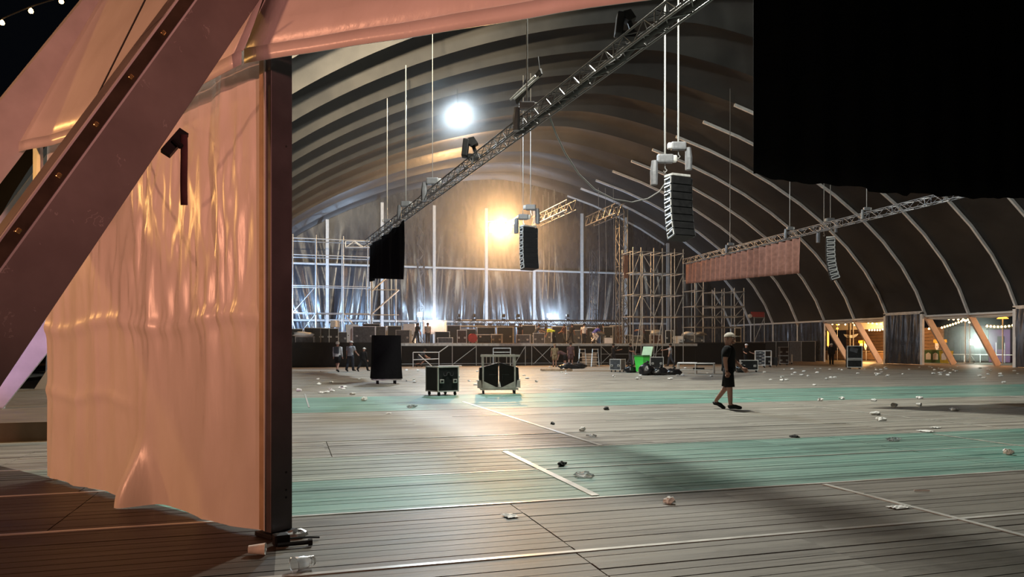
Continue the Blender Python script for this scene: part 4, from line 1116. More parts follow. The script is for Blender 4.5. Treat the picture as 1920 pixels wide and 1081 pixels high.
# low bench frame
t = thing('low_table', 'low white metal bench frame with black pieces on it', 'table', (0, 0, 0))
for x in (-0.98, 0.0, 0.98):
    for y in (-0.35, 0.35): stick('leg', (x, y, 0), (x, y, 0.58), 0.025, M['alu_dull'], t)
for y in (-0.35, 0.35):
    stick('rail', (-1.0, y, 0.58), (1.0, y, 0.58), 0.03, M['alu_dull'], t); stick('stretcher', (-1.0, y, 0.22), (1.0, y, 0.22), 0.02, M['alu_dull'], t)
MB().box((-0.45, 0, 0.62), (1.05, 0.7, 0.03)).build('top_board', M['paper'], t)
MB().box((0.5, 0, 0.53), (0.95, 0.66, 0.10)).build('black_tray', M['black'], t)
MB().box((0.15, 0.05, 0.26), (0.6, 0.4, 0.14)).build('black_tray', M['black'], t)
place(t, G(1305, 700), face(1305, -6))
# wooden frames near the stage
def pallet(label, loc, rz, tilt, w=1.5, d=0.9):
    t = thing('pallet', label, 'pallet', (0, 0, 0))
    for k in range(6): MB().box((-w / 2 + 0.1 + k * (w - 0.2) / 5, 0, 0.12), (0.12, d, 0.025)).build('slat', M['wood'], t)
    for y in (-d / 2 + 0.05, 0, d / 2 - 0.05): MB().box((0, y, 0.06), (w, 0.09, 0.09)).build('bearer', M['wood'], t)
    t.location = loc; t.rotation_euler = (tilt, 0, rz); return t
pallet('wooden pallet lying on the sandy floor before the stage', G(1043, 695), face(1043, 8), 0.0, 1.9, 1.0)
for px, ll in ((1092, 'wooden ladder frame leaning at the stage front'), (1116, 'second wooden frame leaning near the dark-shirted worker')):
    t = thing('leaning_frame', ll, 'frame', (0, 0, 0))
    for x in (-0.25, 0.25): MB().bar((x * 1.2, -0.35, 0.0), (x * 0.8, 0.25, 1.35), 0.05, 0.05).build('side_rail', M['scaf'], t)
    for z in (0.35, 0.7, 1.05, 1.32): MB().box((0, -0.35 + z * 0.444, z), (0.5, 0.05, 0.05)).build('rung', M['wood'], t)
    place(t, G(px, 686.5), face(px, 0))
t = thing('wooden_crate', 'brown slatted crate between the two leaning frames at the stage', 'crate', (0, 0, 0))
for k in range(5): MB().box((0, -0.4, 0.12 + k * 0.2), (1.15, 0.03, 0.16)).build('slat', M['wood'], t)
MB().box((0, 0, 0.52), (1.12, 0.76, 1.0)).build('body', M['case_brown'], t)
place(t, G(1105, 686), face(1105, 0))
t = thing('metal_trestle', 'pale metal trestle cart tipped before the open stage legs', 'trestle', (0, 0, 0))
for a, b in (((-1.0, 0, 0.0), (-1.0, 0, 1.1)), ((-1.0, 0, 1.1), (0.9, 0, 1.1)), ((-1.0, 0, 0.55), (0.9, 0, 0.62)), ((0.9, 0, 1.1), (0.9, 0, 0.1)), ((0.9, 0, 1.1), (1.6, 0, 1.6)), ((0.9, 0, 0.1), (2.6, 0, 0.1)), ((-0.6, 0, 0.95), (0.4, 0, 0.05))):
    stick('tube', a, b, 0.035, M['alu_dull'], t)
place(t, G(800, 688), face(800, 0))

# ---- gear standing on the stage deck
def on_stage(px, Y): return AY(px, Y, SZ)
GEAR = [(553, 59.5, 1.1, 1.1, 'case', 'black case at the tarp-post end of the stage'), (572, 59, 1.4, 0.5, 'case_grey', 'low grey case with pale frame near the tarp-post end of the stage'),
 (610, 59, 0.75, 1.15, 'black', 'first of two tall black cabinets under the pale paper sheet'), (624, 59, 0.75, 1.15, 'black', 'second of two tall black cabinets under the pale paper sheet'),
 (640, 60.5, 0.9, 0.9, 'case_grey', 'grey cabinet with white legs next to the black cabinets'), (660, 61, 1.0, 1.5, 'paper', 'white crate topped by a sheet behind the walkers'),
 (683, 60, 1.8, 1.35, 'case_grey', 'grey shelf case behind the tall covered box'), (712, 62, 1.2, 1.4, 'case_grey', 'pale grey case standing just beyond the tall covered box'),
 (757, 61, 1.2, 1.1, 'case_grey', 'grey case below the first stage flood'), (768, 64, 1.0, 1.7, 'paper', 'white-faced case below the first stage flood'),
 (829, 59.5, 1.2, 0.95, 'case', 'black amplifier case with pale logo at the open stage'), (835, 58.3, 1.2, 0.45, 'case_grey', 'low grey case in front of the black amplifier case'),
 (866, 60, 0.8, 1.1, 'case_brown', 'dark brown case next to a small round drum'), (910, 62, 1.6, 1.4, 'case', 'dark tall case behind the long stage table'),
 (932, 61, 0.9, 0.8, 'case_grey', 'small grey case on the stage beside the long table'), (982, 60, 1.2, 0.75, 'case_grey', 'low pale-edged case beside the standing dark worker'),
 (1010, 61, 1.0, 0.9, 'case_grey', 'pale case below the second stage flood'), (1078, 61.5, 1.4, 1.2, 'case_grey', 'grey bin-like case beside the white-shirted worker'),
 (1142, 60.5, 0.9, 1.5, 'case', 'tall dark rack with white display near the lattice tower'), (1141, 59, 0.7, 0.5, 'paper', 'small white box in front of the tall dark rack'),
 (1180, 59.3, 0.6, 0.75, 'case', 'small dark box with white label by the wide scaffold'), (1194, 60.3, 0.9, 0.7, 'case_grey', 'pale-edged low case inside the wide scaffold'),
 (1230, 60.2, 1.1, 0.8, 'case_brown', 'brown case under heaped straps in the wide scaffold'), (1255, 60, 0.7, 1.2, 'black', 'black tower case beside the pale column'),
 (1270, 60.5, 1.0, 0.7, 'paper', 'white chest near the end of the wide scaffold'), (1291, 60.4, 1.2, 0.8, 'case_grey', 'grey case under pale bundles by the stepped scaffold'),
 (1309, 61, 1.1, 0.75, 'case_grey', 'grey case with cable coils at the stepped scaffold foot')]
for px, Y, w_, h_, m_, ll in GEAR:
    case(ll, on_stage(px, Y), face(px, random.uniform(-15, 15)), w_, 0.6, h_, m_, wheels=False, latches=2 if h_ > 0.6 else 0, group=None)
case('tall black case with white frame standing on the draped stage wing', AY(1384, 59.8, 1.92), face(1384, 0), 0.55, 0.5, 1.35, 'black', wheels=False, edge='white_paint')
t = thing('table', 'long pale-topped table on the stage before the glowing flood', 'table', (0, 0, 0))
MB().box((0, 0, 0.72), (2.6, 0.7, 0.05)).build('table_top', M['alu_dull'], t)
for x in (-1.25, 1.25):
    for y in (-0.3, 0.3): stick('leg', (x, y, 0), (x, y, 0.7), 0.025, M['alu_dull'], t)
place(t, on_stage(914, 59.6), face(914, 0))
for px, y0, wd, ht, ll in ((628, 607, 0.75, 0.58, 'pale paper sheet pinned on the scaffold over two black cabinets'), (815, 613, 2.2, 1.25, 'large pale sheet hanging behind the first stage flood')):
    p = AYp(px, y0, 64.5 if px < 700 else 66.5); t = thing('hanging_sheet', ll, 'sheet', p)
    MB().grid(lambda u, v: p + V((wd * (u - 0.5), 0.04 * math.sin(u * 9), ht * (0.5 - v))), 10, 6).build('sheet', M['paper'], t, smooth=True, solid=0.015)
    stick('hanging_rod', p + V((-wd / 2, 0.02, ht / 2)), p + V((wd / 2, 0.02, ht / 2)), 0.02, M['scaf'], t)
t = thing('round_drum', 'small reddish round drum on the stage', 'drum', on_stage(886, 59.2))
dm = MB(); p = on_stage(886, 59.2) + V((0, 0, 0.42)); dm.tube([p + V((0, -0.15, 0)), p + V((0, 0.2, 0))], 0.38, 18); dm.build('shell', M['red'], t)
for s in (-1, 1): stick('leg', p + V((s * 0.25, 0, -0.2)), p + V((s * 0.33, -0.05, -0.42)), 0.02, M['scaf'], t)
def heap(label, px, Y, m_, r, seed, zz=SZ):
    p = AY(px, Y, zz); t = thing('bundle', label, 'bundle', p)
    b = MB(); b.ball((0, 0, 0), 1.0, 14)
    for i, q in enumerate(b.v):
        q2 = q * (1 + 0.45 * noise.noise(q * 2.4 + V((seed, 0, 0)))); b.v[i] = p + V((q2.x * r[0], q2.y * r[1], max(0, q2.z * r[2] + r[2] * 0.6)))
    b.build('wrap', m_, t, smooth=True)
heap('blue-white bundle of sheeting on the low grey case', 568, 59, M['paper'], (0.75, 0.4, 0.22), 3, SZ + 0.5)
heap('pale heap of straps on the brown case in the wide scaffold', 1231, 60.2, M['alu_dull'], (0.55, 0.4, 0.28), 8, SZ + 0.8)
heap('pale bundle lying over the grey case by the stepped scaffold', 1291, 60.4, M['paper'], (0.6, 0.35, 0.2), 12, SZ + 0.8)
heap('pale cable coil heap at the stepped scaffold foot', 1312, 60.6, M['alu_dull'], (0.6, 0.35, 0.22), 15, SZ + 0.75)
t = thing('mixing_desk', 'slanted grey desk on the stage next to the white-shirted worker', 'desk', (0, 0, 0))
MB().prism([(-0.6, -0.4, 0.75), (-0.6, 0.4, 1.05), (-0.6, 0.4, 0.65), (-0.6, -0.4, 0.65)], (1.2, 0, 0)).build('console', M['case_grey'], t)
for x in (-0.5, 0.5): stick('leg', (x, -0.3, 0), (x, 0.3, 0.65), 0.03, M['scaf'], t); stick('leg', (x, 0.3, 0), (x, -0.3, 0.65), 0.03, M['scaf'], t)
place(t, on_stage(1120, 60.0), face(1120, 10))
# second row of gear behind
for px, Y, w_, h_, m_, ll in ((589, 64, 1.6, 1.3, 'case', 'wide black case in the rear row behind the low grey frame case'), (697, 64.5, 1.5, 1.7, 'case', 'tall dark case in the rear row below the white diagonal tubes'),
    (738, 63.5, 1.3, 1.5, 'black', 'black cabinet in the rear row near the lattice tower foot'), (851, 64, 1.2, 1.6, 'black', 'black cabinet in the rear row beside the large pale sheet'),
    (880, 64.5, 1.7, 1.3, 'case', 'wide black case in the rear row behind the red drum'), (948, 64, 1.5, 1.5, 'black', 'black cabinet in the rear row below the first low truss spotlight'),
    (991, 64.5, 1.3, 1.7, 'case', 'tall dark case in the rear row beside the leaning grey worker'), (1022, 64, 1.1, 1.4, 'case_grey', 'grey case in the rear row right under the second flood'),
    (1048, 64.5, 1.4, 1.6, 'black', 'black cabinet in the rear row behind the yellow-topped worker'), (1085, 64.5, 1.2, 1.8, 'case', 'tall dark case in the rear row behind the white-shirted worker'),
    (1106, 64, 1.2, 1.5, 'black', 'black cabinet in the rear row behind the slanted desk'), (1156, 63.5, 1.2, 1.7, 'case_brown', 'brown cabinet in the rear row close to the tall lattice tower'),
    (1217, 64, 1.6, 1.3, 'case', 'wide black case in the rear row behind the wide scaffold')):
    case(ll, on_stage(px, Y), face(px, random.uniform(-10, 10)), w_, 0.6, h_, m_, wheels=False, latches=2)
# floods standing on the stage
f1 = AYp(787, 590, 67.0); flood('glowing cool flood on a stand near the pale hanging sheet', f1, (10, 0, 2), 0.42, 0.32, M['lens_white'], stand=SZ)
f2 = AYp(1030, 592, 68.0); flood('glowing cool flood on a stand over the yellow-shirted worker', f2, (14, 0, 2), 0.38, 0.30, M['lens_white'], stand=SZ)
# ================================================================ PEOPLE
def skin_obj(name, verts, edges_, radii, m, parent, root=0, sub=1):
    me = bpy.data.meshes.new(name); me.from_pydata([tuple(v) for v in verts], edges_, []); me.materials.append(m)
    o = bpy.data.objects.new(name, me); COL.objects.link(o); o.parent = parent
    md = o.modifiers.new('skin', 'SKIN'); md.use_smooth_shade = True; md.branch_smoothing = 0.6
    sv = me.skin_vertices[0].data
    for i, r in enumerate(radii):
        sv[i].radius = r if isinstance(r, tuple) else (r, r); sv[i].use_root = (i == root)
    s = o.modifiers.new('smooth', 'SUBSURF'); s.levels = s.render_levels = sub
    return o
def person(label, loc, yaw, top, bottom, shoes='black', hat=None, hair='hair', height=1.76, lean=0.0, arms=((0.1, 0.12, 0.2), (-0.1, 0.12, 0.2)), legs=((0.25, 0.1), (-0.25, 0.3)),
           long_sleeve=False, long_leg=True, face_=False, pack=False, head_pitch=0.0, head_yaw=0.0, sub=1, sit=None, hood=False, bulk=1.1):
    t = thing('person', label, 'person', (0, 0, 0)); up = V((0, math.sin(lean), math.cos(lean)))
    J = {}; J['pel'] = V((0, 0, 0)); J['spi'] = up * 0.15; J['che'] = up * 0.36; J['nek'] = up * 0.49
    hp = lean * 0.6 + head_pitch; hu = V((0, math.sin(hp), math.cos(hp))); hf = V((0, math.cos(hp), -math.sin(hp)))
    J['hb'] = J['nek'] + hu * 0.08; J['hm'] = J['hb'] + hu * 0.09 + hf * 0.02; J['ht'] = J['hb'] + hu * 0.165 + hf * 0.005
    for s, n in ((1, 'r'), (-1, 'l')):
        p, ab, e = arms[0 if s > 0 else 1]
        J['sh' + n] = up * 0.435 + V((s * 0.175, 0, 0))
        d = V((s * math.sin(ab), math.sin(p) * math.cos(ab), -math.cos(p) * math.cos(ab))); J['el' + n] = J['sh' + n] + d * 0.285
        d2 = V((s * math.sin(ab) * 0.4, math.sin(p + e) * math.cos(ab * 0.4), -math.cos(p + e) * math.cos(ab * 0.4))); J['wr' + n] = J['el' + n] + d2 * 0.25; J['d' + n] = d2
        p, k = legs[0 if s > 0 else 1]
        J['hi' + n] = V((s * 0.09, 0, -0.05)); J['kn' + n] = J['hi' + n] + V((s * 0.01, math.sin(p), -math.cos(p))) * 0.425
        J['an' + n] = J['kn' + n] + V((0, math.sin(p - k), -math.cos(p - k))) * 0.41
        fp = max(-0.9, (p - k)) if (p - k) < -0.3 else 0
        J['to' + n] = J['an' + n] + V((s * 0.02, 0.17 * math.cos(fp), -0.055 + 0.17 * math.sin(fp)))
        J['he' + n] = J['an' + n] + V((0, -0.05, -0.05))
    zs = min(min(J['to' + n].z, J['he' + n].z) for n in 'rl') - 0.03
    J = {k: (v - V((0, 0, zs)) if k not in ('dr', 'dl') else v) for k, v in J.items()}
    order = ['pel', 'spi', 'che', 'nek', 'hb', 'hm', 'ht', 'shr', 'elr', 'wrr', 'shl', 'ell', 'wrl', 'hir', 'knr', 'anr', 'tor', 'hil', 'knl', 'anl', 'tol']
    R = [(0.15, 0.11), (0.13, 0.10), (0.155, 0.11), 0.062, 0.068, (0.086, 0.10), (0.072, 0.085), 0.062, 0.046, 0.030, 0.062, 0.046, 0.030, 0.09, 0.060, 0.042, 0.036, 0.09, 0.060, 0.042, 0.036]
    E = [(0, 1), (1, 2), (2, 3), (3, 4), (4, 5), (5, 6), (2, 7), (7, 8), (8, 9), (2, 10), (10, 11), (11, 12), (0, 13), (13, 14), (14, 15), (15, 16), (0, 17), (17, 18), (18, 19), (19, 20)]
    skin_obj('body', [J[k] for k in order], E, R, M['skin'], t, 0, max(1, sub))
    # clothes: lofted shells round the trunk with tubes for sleeves and legs
    X_ = V((1, 0, 0)); F_ = X_.cross(up) * -1
    b = MB()
    b.loft([(J['pel'] + up * z, rx, ry, X_, F_) for z, rx, ry in ((-0.09, 0.178, 0.135), (0.0, 0.172, 0.128), (0.14, 0.165, 0.122), (0.28, 0.182, 0.132), (0.38, 0.195, 0.128), (0.435, 0.175, 0.110), (0.475, 0.11, 0.085), (0.50, 0.075, 0.072))])
    for n in 'rl':
        sh, el, wr = J['sh' + n], J['el' + n], J['wr' + n]; s = 1 if n == 'r' else -1
        if long_sleeve: b.tube([sh - X_ * s * 0.05, sh + X_ * s * 0.01, sh + (el - sh) * 0.5, el, wr], [0.075, 0.080, 0.066, 0.056, 0.042], 10)
        else: b.tube([sh - X_ * s * 0.05, sh + X_ * s * 0.01, sh + (el - sh) * 0.4, sh + (el - sh) * 0.72], [0.075, 0.080, 0.072, 0.070], 10)
    b.build('shirt', M[top], t, smooth=True)
    b = MB()
    b.loft([(J['pel'] + V((0, 0, z)), rx, ry, X_, V((0, 1, 0))) for z, rx, ry in ((0.06, 0.160, 0.118), (0.0, 0.168, 0.125), (-0.08, 0.165, 0.125), (-0.13, 0.12, 0.10))])
    for n in 'rl':
        hi, kn, an = J['hi' + n], J['kn' + n], J['an' + n]
        if long_leg: b.tube([hi + V((0, 0, 0.04)), hi + (kn - hi) * 0.4, kn, kn + (an - kn) * 0.5, an + V((0, 0, -0.02))], [0.098, 0.098, 0.078, 0.072, 0.066], 10)
        else: b.tube([hi + V((0, 0, 0.04)), hi + (kn - hi) * 0.4, kn + (hi - kn) * 0.02], [0.098, 0.105, 0.100], 10)
    b.build('trousers' if long_leg else 'shorts', M[bottom], t, smooth=True)
    for n in 'rl':
        skin_obj('shoe', [J['he' + n], J['an' + n] + V((0, 0.03, -0.02)), J['to' + n], J['to' + n] + (J['to' + n] - J['he' + n]).normalized() * 0.05], [(0, 1), (1, 2), (2, 3)], [0.045, 0.058, 0.046, 0.034], M[shoes], t, 1, 1)
        # hand: palm, four fingers of unequal length and a thumb off its side
        w = J['wr' + n]; d = J['d' + n].normalized(); s = 1 if n == 'r' else -1
        sd = V((0, 1, 0)); sd = (sd - d * sd.dot(d)).normalized(); inn = d.cross(sd) * s
        h = MB(); h.tube([w - d * 0.02, w + d * 0.03, w + d * 0.085], [0.024, 0.034, 0.034], 8)
        for q, (o, L) in enumerate(((-0.03, 0.055), (-0.011, 0.068), (0.010, 0.074), (0.031, 0.062))):
            b0 = w + d * 0.08 + sd * o; b1 = b0 + d * L * 0.55 + inn * 0.006; b2 = b1 + (d * 0.7 + inn * 0.6).normalized() * L * 0.5
            h.tube([b0, b1, b2], [0.0105, 0.0095, 0.007], 6)
        h.tube([w + d * 0.03 + sd * 0.03, w + d * 0.065 + sd * 0.055, w + d * 0.095 + sd * 0.052 + inn * 0.02], [0.013, 0.011, 0.008], 6)
        h.build('hand', M['skin'], t, smooth=True)
    Rh = Matrix((V((1, 0, 0)), hf, hu)).transposed()
    if head_yaw: Rh = Rh @ Matrix.Rotation(head_yaw, 3, 'Z')
    hc = J['hm'] + hu * 0.035
    if hat:
        b = MB(); prof = [(0.108 * math.cos(a), 0.015 + 0.105 * math.sin(a)) for a in [i * PI / 10 for i in range(6)]]
        b.lathe(prof, 14, hc, rot=Rh); b.prism([hc + Rh @ V((x, y, 0.018)) for x, y in ((-0.07, 0.09), (0.07, 0.09), (0.06, 0.165), (0, 0.185), (-0.06, 0.165))], Rh @ V((0, 0, 0.012)))
        b.build('cap', M[hat], t, smooth=True)
    else:
        b = MB(); prof = [(0.104 * math.cos(a), 0.118 * math.sin(a)) for a in [-0.5 + i * 2.07 / 8 for i in range(9)]]
        b.lathe(prof, 14, hc + Rh @ V((0, -0.018, 0.0)), rot=Rh); b.build('hair', M[hair], t, smooth=True)
    if hood: 
        b = MB(); b.ball(J['nek'] - hf * 0.09 + V((0, 0, -0.02)), (0.12, 0.08, 0.10), 10); b.build('hood', M[top], t, smooth=True)
    if face_:
        def at(x, y, z): return hc + Rh @ V((x, y, z))
        b = MB(); b.tube([at(0, 0.088, -0.015), at(0, 0.118, -0.055), at(0, 0.098, -0.062)], [0.010, 0.017, 0.012], 8); b.build('nose', M['skin'], t, smooth=True)
        for s in (-1, 1):
            MB().ball(at(s * 0.034, 0.088, -0.022), (0.014, 0.01, 0.009), 8).build('eye', M['white_tee'], t); MB().ball(at(s * 0.034, 0.096, -0.022), 0.006, 6).build('iris', M['rubber'], t)
            MB().ball(at(s * 0.092, -0.005, -0.04), (0.014, 0.026, 0.036), 8).build('ear', M['skin'], t, smooth=True)
        MB().tube([at(-0.026, 0.086, -0.09), at(0, 0.095, -0.09), at(0.026, 0.086, -0.09)], 0.006, 6).build('mouth', M['maroon'], t)
        b = MB(); b.tube([at(0, 0.07, -0.10), at(0, 0.085, -0.13), at(0, 0.05, -0.14)], [0.03, 0.034, 0.02], 8); b.build('chin', M['skin'], t, smooth=True)
    if pack:
        b = MB(); c = J['che'] - V((0, 0.17, 0.06)); b.cbox(c, (0.28, 0.15, 0.40), 0.05); b.build('backpack', M['pack'], t)
        for s in (-1, 1):
            MB().tube([c + V((s * 0.10, 0.02, 0.18)), J['sh' + ('r' if s > 0 else 'l')] + V((-s * 0.07, 0.02, 0.09)), J['che'] + V((s * 0.11, 0.14, 0.02))], 0.02, 6).build('strap', M['pack'], t)
    t.scale = (height / 1.76 * bulk, height / 1.76 * bulk, height / 1.76)
    return place(t, loc, yaw)
def heading(px, right, away):
    """yaw for a person who faces `right` across the view and `away` from the viewer"""
    f = V((CT, -ST, 0)) * right + V((ST, CT, 0)) * away
    return math.atan2(-f.x, f.y)

person('man in black T-shirt and shorts with a pale cap walking across the empty floor', G(1366, 767), heading(0, 0.93, -0.42), 'tee_black', 'tee_black', hat='cap_pale', height=1.80, arms=((-0.12, 0.14, 0.25), (0.22, 0.16, 0.5)), legs=((0.08, 0.04), (-0.12, 0.42)), long_leg=False, face_=True, bulk=1.22, sub=2, head_yaw=-0.35)
person('walker in a pale grey hoodie with a dark backpack and shorts', G(633, 697), heading(0, 0.15, 1), 'hoodie_grey', 'tee_black', long_sleeve=True, long_leg=False, pack=True, hair='cap_pale', hood=False, height=1.80, legs=((-0.2, 0.35), (0.28, 0.1)))
person('walker in a grey shirt and dark trousers next to the backpacker', G(657, 696), heading(0, 0.35, 1), 'shirt_grey', 'denim', hat='cap_pale', height=1.83, lean=0.08, legs=((0.2, 0.1), (-0.2, 0.2)), arms=((0.4, 0.15, 0.5), (-0.2, 0.12, 0.3)))
person('walker all in black with a pale cap striding towards the stage', G(681, 696), heading(0, 0.5, 0.9), 'tee_black', 'tee_black', hat='cap_pale', height=1.48, lean=0.12, long_sleeve=True, legs=((0.5, 0.15), (-0.45, 0.3)))
S_ = [
 ('dark-shirted worker standing in front of the pale hanging sheet', 802, 62.5, 0.1, -1, 'shirt_grey', 'denim', {}),
 ('dark worker beside the stand of the first stage flood', 781, 63, 0.6, 0.6, 'tee_black', 'denim', {'lean': 0.2}),
 ('worker in black standing tall behind the long stage table', 975, 62, -0.2, 1, 'tee_black', 'tee_black', {}),
 ('worker in dark grey leaning forward beside the low pale-edged case', 1004, 61.5, 1, 0.3, 'pack', 'denim', {'lean': 0.5, 'arms': ((0.8, 0.1, 0.3), (0.6, 0.1, 0.3))}),
 ('worker in a yellow hi-vis top bending at the stage edge', 1038, 58.6, -1, 0.1, 'hi_vis', 'tee_black', {'lean': 1.25, 'arms': ((0.3, 0.1, 0.2), (0.2, 0.1, 0.2)), 'legs': ((0.15, 0.25), (-0.1, 0.2))}),
 ('worker in a dark purple top facing the second stage flood', 1058, 63.5, -0.7, 0.6, 'maroon', 'denim', {'arms': ((0.7, 0.1, 0.5), (0.5, 0.1, 0.5))}),
 ('worker in black leaning over the grey bin-like case', 1070, 61, 0.8, 0.7, 'tee_black', 'denim', {'lean': 0.3}),
 ('worker in a white T-shirt and dark trousers with his back turned on the stage', 1095, 60.2, 0.1, 1, 'white_tee', 'denim', {'legs': ((0.12, 0.05), (-0.15, 0.1))}),
 ('worker in a bright blue top crouched over the slanted desk', 1114, 59.6, 0.8, 0.5, 'blue_cloth', 'white_tee', {'lean': 0.8, 'legs': ((0.9, 1.5), (0.3, 1.1)), 'arms': ((0.8, 0.1, 0.4), (0.6, 0.1, 0.4))}),
 ('worker in black beside the tall dark rack', 1131, 61.2, 0.3, 1, 'tee_black', 'tee_black', {}),
 ('worker in brown climbing over the straps in the wide scaffold', 1208, 61, -0.8, 0.4, 'maroon', 'denim', {'lean': 0.4, 'arms': ((1.2, 0.1, 0.4), (1.0, 0.1, 0.4))}),
]
for ll, px, Y, r_, a_, tp, bt, kw in S_:
    kw = dict(kw); kw.setdefault('height', 1.74)
    person(ll, AY(px, Y, SZ), heading(0, r_, a_), tp, bt, **kw)
person('worker in a khaki shirt and shorts standing with his back turned before the stage', G(1040, 687), heading(0, 0.05, 1), 'khaki', 'khaki', long_leg=False, height=1.72, hat='khaki', arms=((-0.05, 0.2, 0.2), (-0.05, 0.2, 0.2)), legs=((0.05, 0.02), (-0.05, 0.02)))
person('worker bending forward at the stage front next to the khaki one', G(1059, 687), heading(0, -0.8, 0.2), 'maroon', 'tee_black', long_leg=False, height=1.7, lean=1.1, arms=((0.2, 0.1, 0.1), (0.1, 0.1, 0.1)), legs=((0.1, 0.1), (-0.1, 0.1)))
person('worker in a dark top and short sleeves walking past the leaning frames', G(1070, 687), heading(0, 0.2, 0.9), 'maroon', 'maroon', long_leg=False, height=1.8, legs=((0.2, 0.1), (-0.2, 0.2)))
person('worker in black with bare arms reaching up under the stage braces', G(1150, 686), heading(0, 0.9, 0.4), 'tee_black', 'tee_black', height=1.75, arms=((0.9, 0.2, 0.9), (0.6, 0.2, 1.2)))
person('worker in dark clothes turned away by the stage ledger tubes', G(1182, 686), heading(0, 0.6, -0.4), 'tee_black', 'denim', height=1.78, arms=((0.3, 0.3, 1.2), (0.2, 0.2, 0.6)))
person('worker in a grey shirt pointing at the scaffold foot', G(1257, 687), heading(0, -0.9, 0.2), 'shirt_grey', 'denim', height=1.74, arms=((1.2, 0.1, 0.2), (0.1, 0.1, 0.2)))
person('worker kneeling behind the metal trestle before the stage', G(786, 687.5), heading(0, 0.9, 0.1), 'pack', 'denim', height=1.7, lean=0.7, legs=((1.1, 1.9), (0.3, 1.7)), arms=((0.7, 0.1, 0.3), (0.5, 0.1, 0.3)), long_leg=False)
person('person in black with a white mask seated behind the wide black trunk case', G(1399, 689), heading(0, 0.4, -1), 'tee_black', 'tee_black', height=1.72, hat='white_tee', arms=((0.3, 0.25, 1.0), (0.3, 0.25, 1.0)), legs=((0.1, 0.1), (-0.1, 0.1)))
person('guard dressed in black standing in the open side bay', G(1559, 683), heading(0, -0.3, -1), 'tee_black', 'tee_black', long_sleeve=True, height=1.80, legs=((0.06, 0.02), (-0.06, 0.02)), hair='cap_pale')

# ================================================================ OUTSIDE THE OPEN BAYS
stl = thing('market_stall', 'orange-lit wooden stall with a white canopy outside the open bays', 'stall', (66, 71, 0))
y0, y1 = 62.5, 77.0
for k in range(10):
    z = 0.2 + k * 0.36; MB().box((67.0, (y0 + y1) / 2, z), (0.08, y1 - y0, 0.33)).build('wall_board', M['stall'], stl)
MB().box((64.0, (y0 + y1) / 2, 1.0), (0.7, y1 - y0, 0.08)).build('counter_top', M['wood'], stl)
for k in range(7): MB().box((63.8, y0 + (k + 0.5) * (y1 - y0) / 7, 0.5), (0.06, (y1 - y0) / 7 - 0.04, 0.95)).build('counter_panel', M['stall'], stl)
MB().box((63.6, (y0 + y1) / 2, 4.05), (0.06, y1 - y0, 1.05)).build('canopy_front', M['stall_white'], stl)
MB().box((65.4, (y0 + y1) / 2, 4.62), (3.8, y1 - y0, 0.06)).build('canopy_top', M['stall_white'], stl)
for px in (1594, 1600, 1664): stick('pole', AX(px, 63.4, 0), AX(px, 63.4, 4.5), 0.05, M['white_paint'], stl)
p = AXp(1595.5, 630, 63.3); wg = thing('winged_sign', 'white wing-shaped sign hanging in front of the stall', 'sign', p)
U = V((-0.0, -1.0, 0)); 
def wing_pts(s): return [p + U * (s * a) * 0.95 + V((0, 0, b)) for a, b in ((0, 0.14), (0.5, 0.16), (0.75, 0.22), (1.25, 0.28), (1.0, 0.02), (0.55, -0.18), (0, -0.22))]
for s in (-1, 1): MB().prism(wing_pts(s), (-0.05, 0, 0)).build('wing', M['paper'], wg)
MB().tube([p + V((-0.08, 0, -0.18)), p + V((-0.08, 0, 0.12))], [0.16, 0.2], 10).build('badge', M['alu_dull'], wg)
def shield(label, px, X):
    p = AXp(px, 646, X); t = thing('yellow_signboard', label, 'sign', (p.x, p.y, 0))
    u = V((0, -1, 0)); z = V((0, 0, 1))
    pts = [(-0.40, 0.50), (0.40, 0.50), (0.44, 0.22), (0.26, 0.22), (0.22, -0.1), (-0.22, -0.1), (-0.26, 0.22), (-0.44, 0.22)]
    MB().prism([p + u * a + z * b for a, b in pts], (0.05, 0, 0)).build('board', M['amber'], t)
    pts = [(-0.17, 0.15), (0.17, 0.15), (0.19, -0.25), (0, -0.62), (-0.19, -0.25)]
    s = MB().prism([p + u * a + z * b - V((0.03, 0, 0)) for a, b in pts], (0.03, 0, 0)).build('shield', M['paper'], t)
    MB().tube([p + V((-0.05, 0, -0.18)), p + V((-0.03, 0, -0.18))], 0.08, 10).build('emblem', M['alu_dull'], s)
    stick('post', (p.x + 0.08, p.y, 0), (p.x + 0.08, p.y, p.z + 0.4), 0.04, M['scaf'], t)
shield('yellow signboard with white shield, behind the dark equipment rack', 1614.5, 61.5)
shield('yellow signboard with white shield, paired one closer to the sloping leg', 1623.0, 61.5)
shield('yellow signboard with white shield over the dark green bin', 1757.0, 58.5)
shield('yellow signboard with white shield over the yellow bin', 1768.0, 58.5)
def outer_bin(label, px, X, m_, w_, h_):
    p = AX(px, X, 0); t = thing('waste_bin', label, 'bin', (0, 0, 0))
    b = tub(0.05, h_ * 0.9, w_ * 0.85, w_, w_ * 0.85, w_, MB()); b.build('tub', m_, t)
    MB().cbox((0, 0, h_ * 0.95), (w_ * 1.06, w_ * 1.06, 0.09), 0.03).build('lid', m_, t)
    MB().prism([(-w_ * 0.51, a * w_ * 0.25, b_) for a, b_ in ((-1, 0.35), (1, 0.35), (1, 0.85), (0, 1.0), (-1, 0.85))], (-0.02, 0, 0)).build('label_plate', M['paper'], t)
    place(t, p, 0.3)
outer_bin('dark green waste bin half hidden by the black strip curtain door', 1745.5, 56.5, M['dark_green'], 0.9, 1.25)
outer_bin('dark green waste bin with a white arrow plate beside the yellow bin', 1759, 56.2, M['dark_green'], 0.9, 1.25)
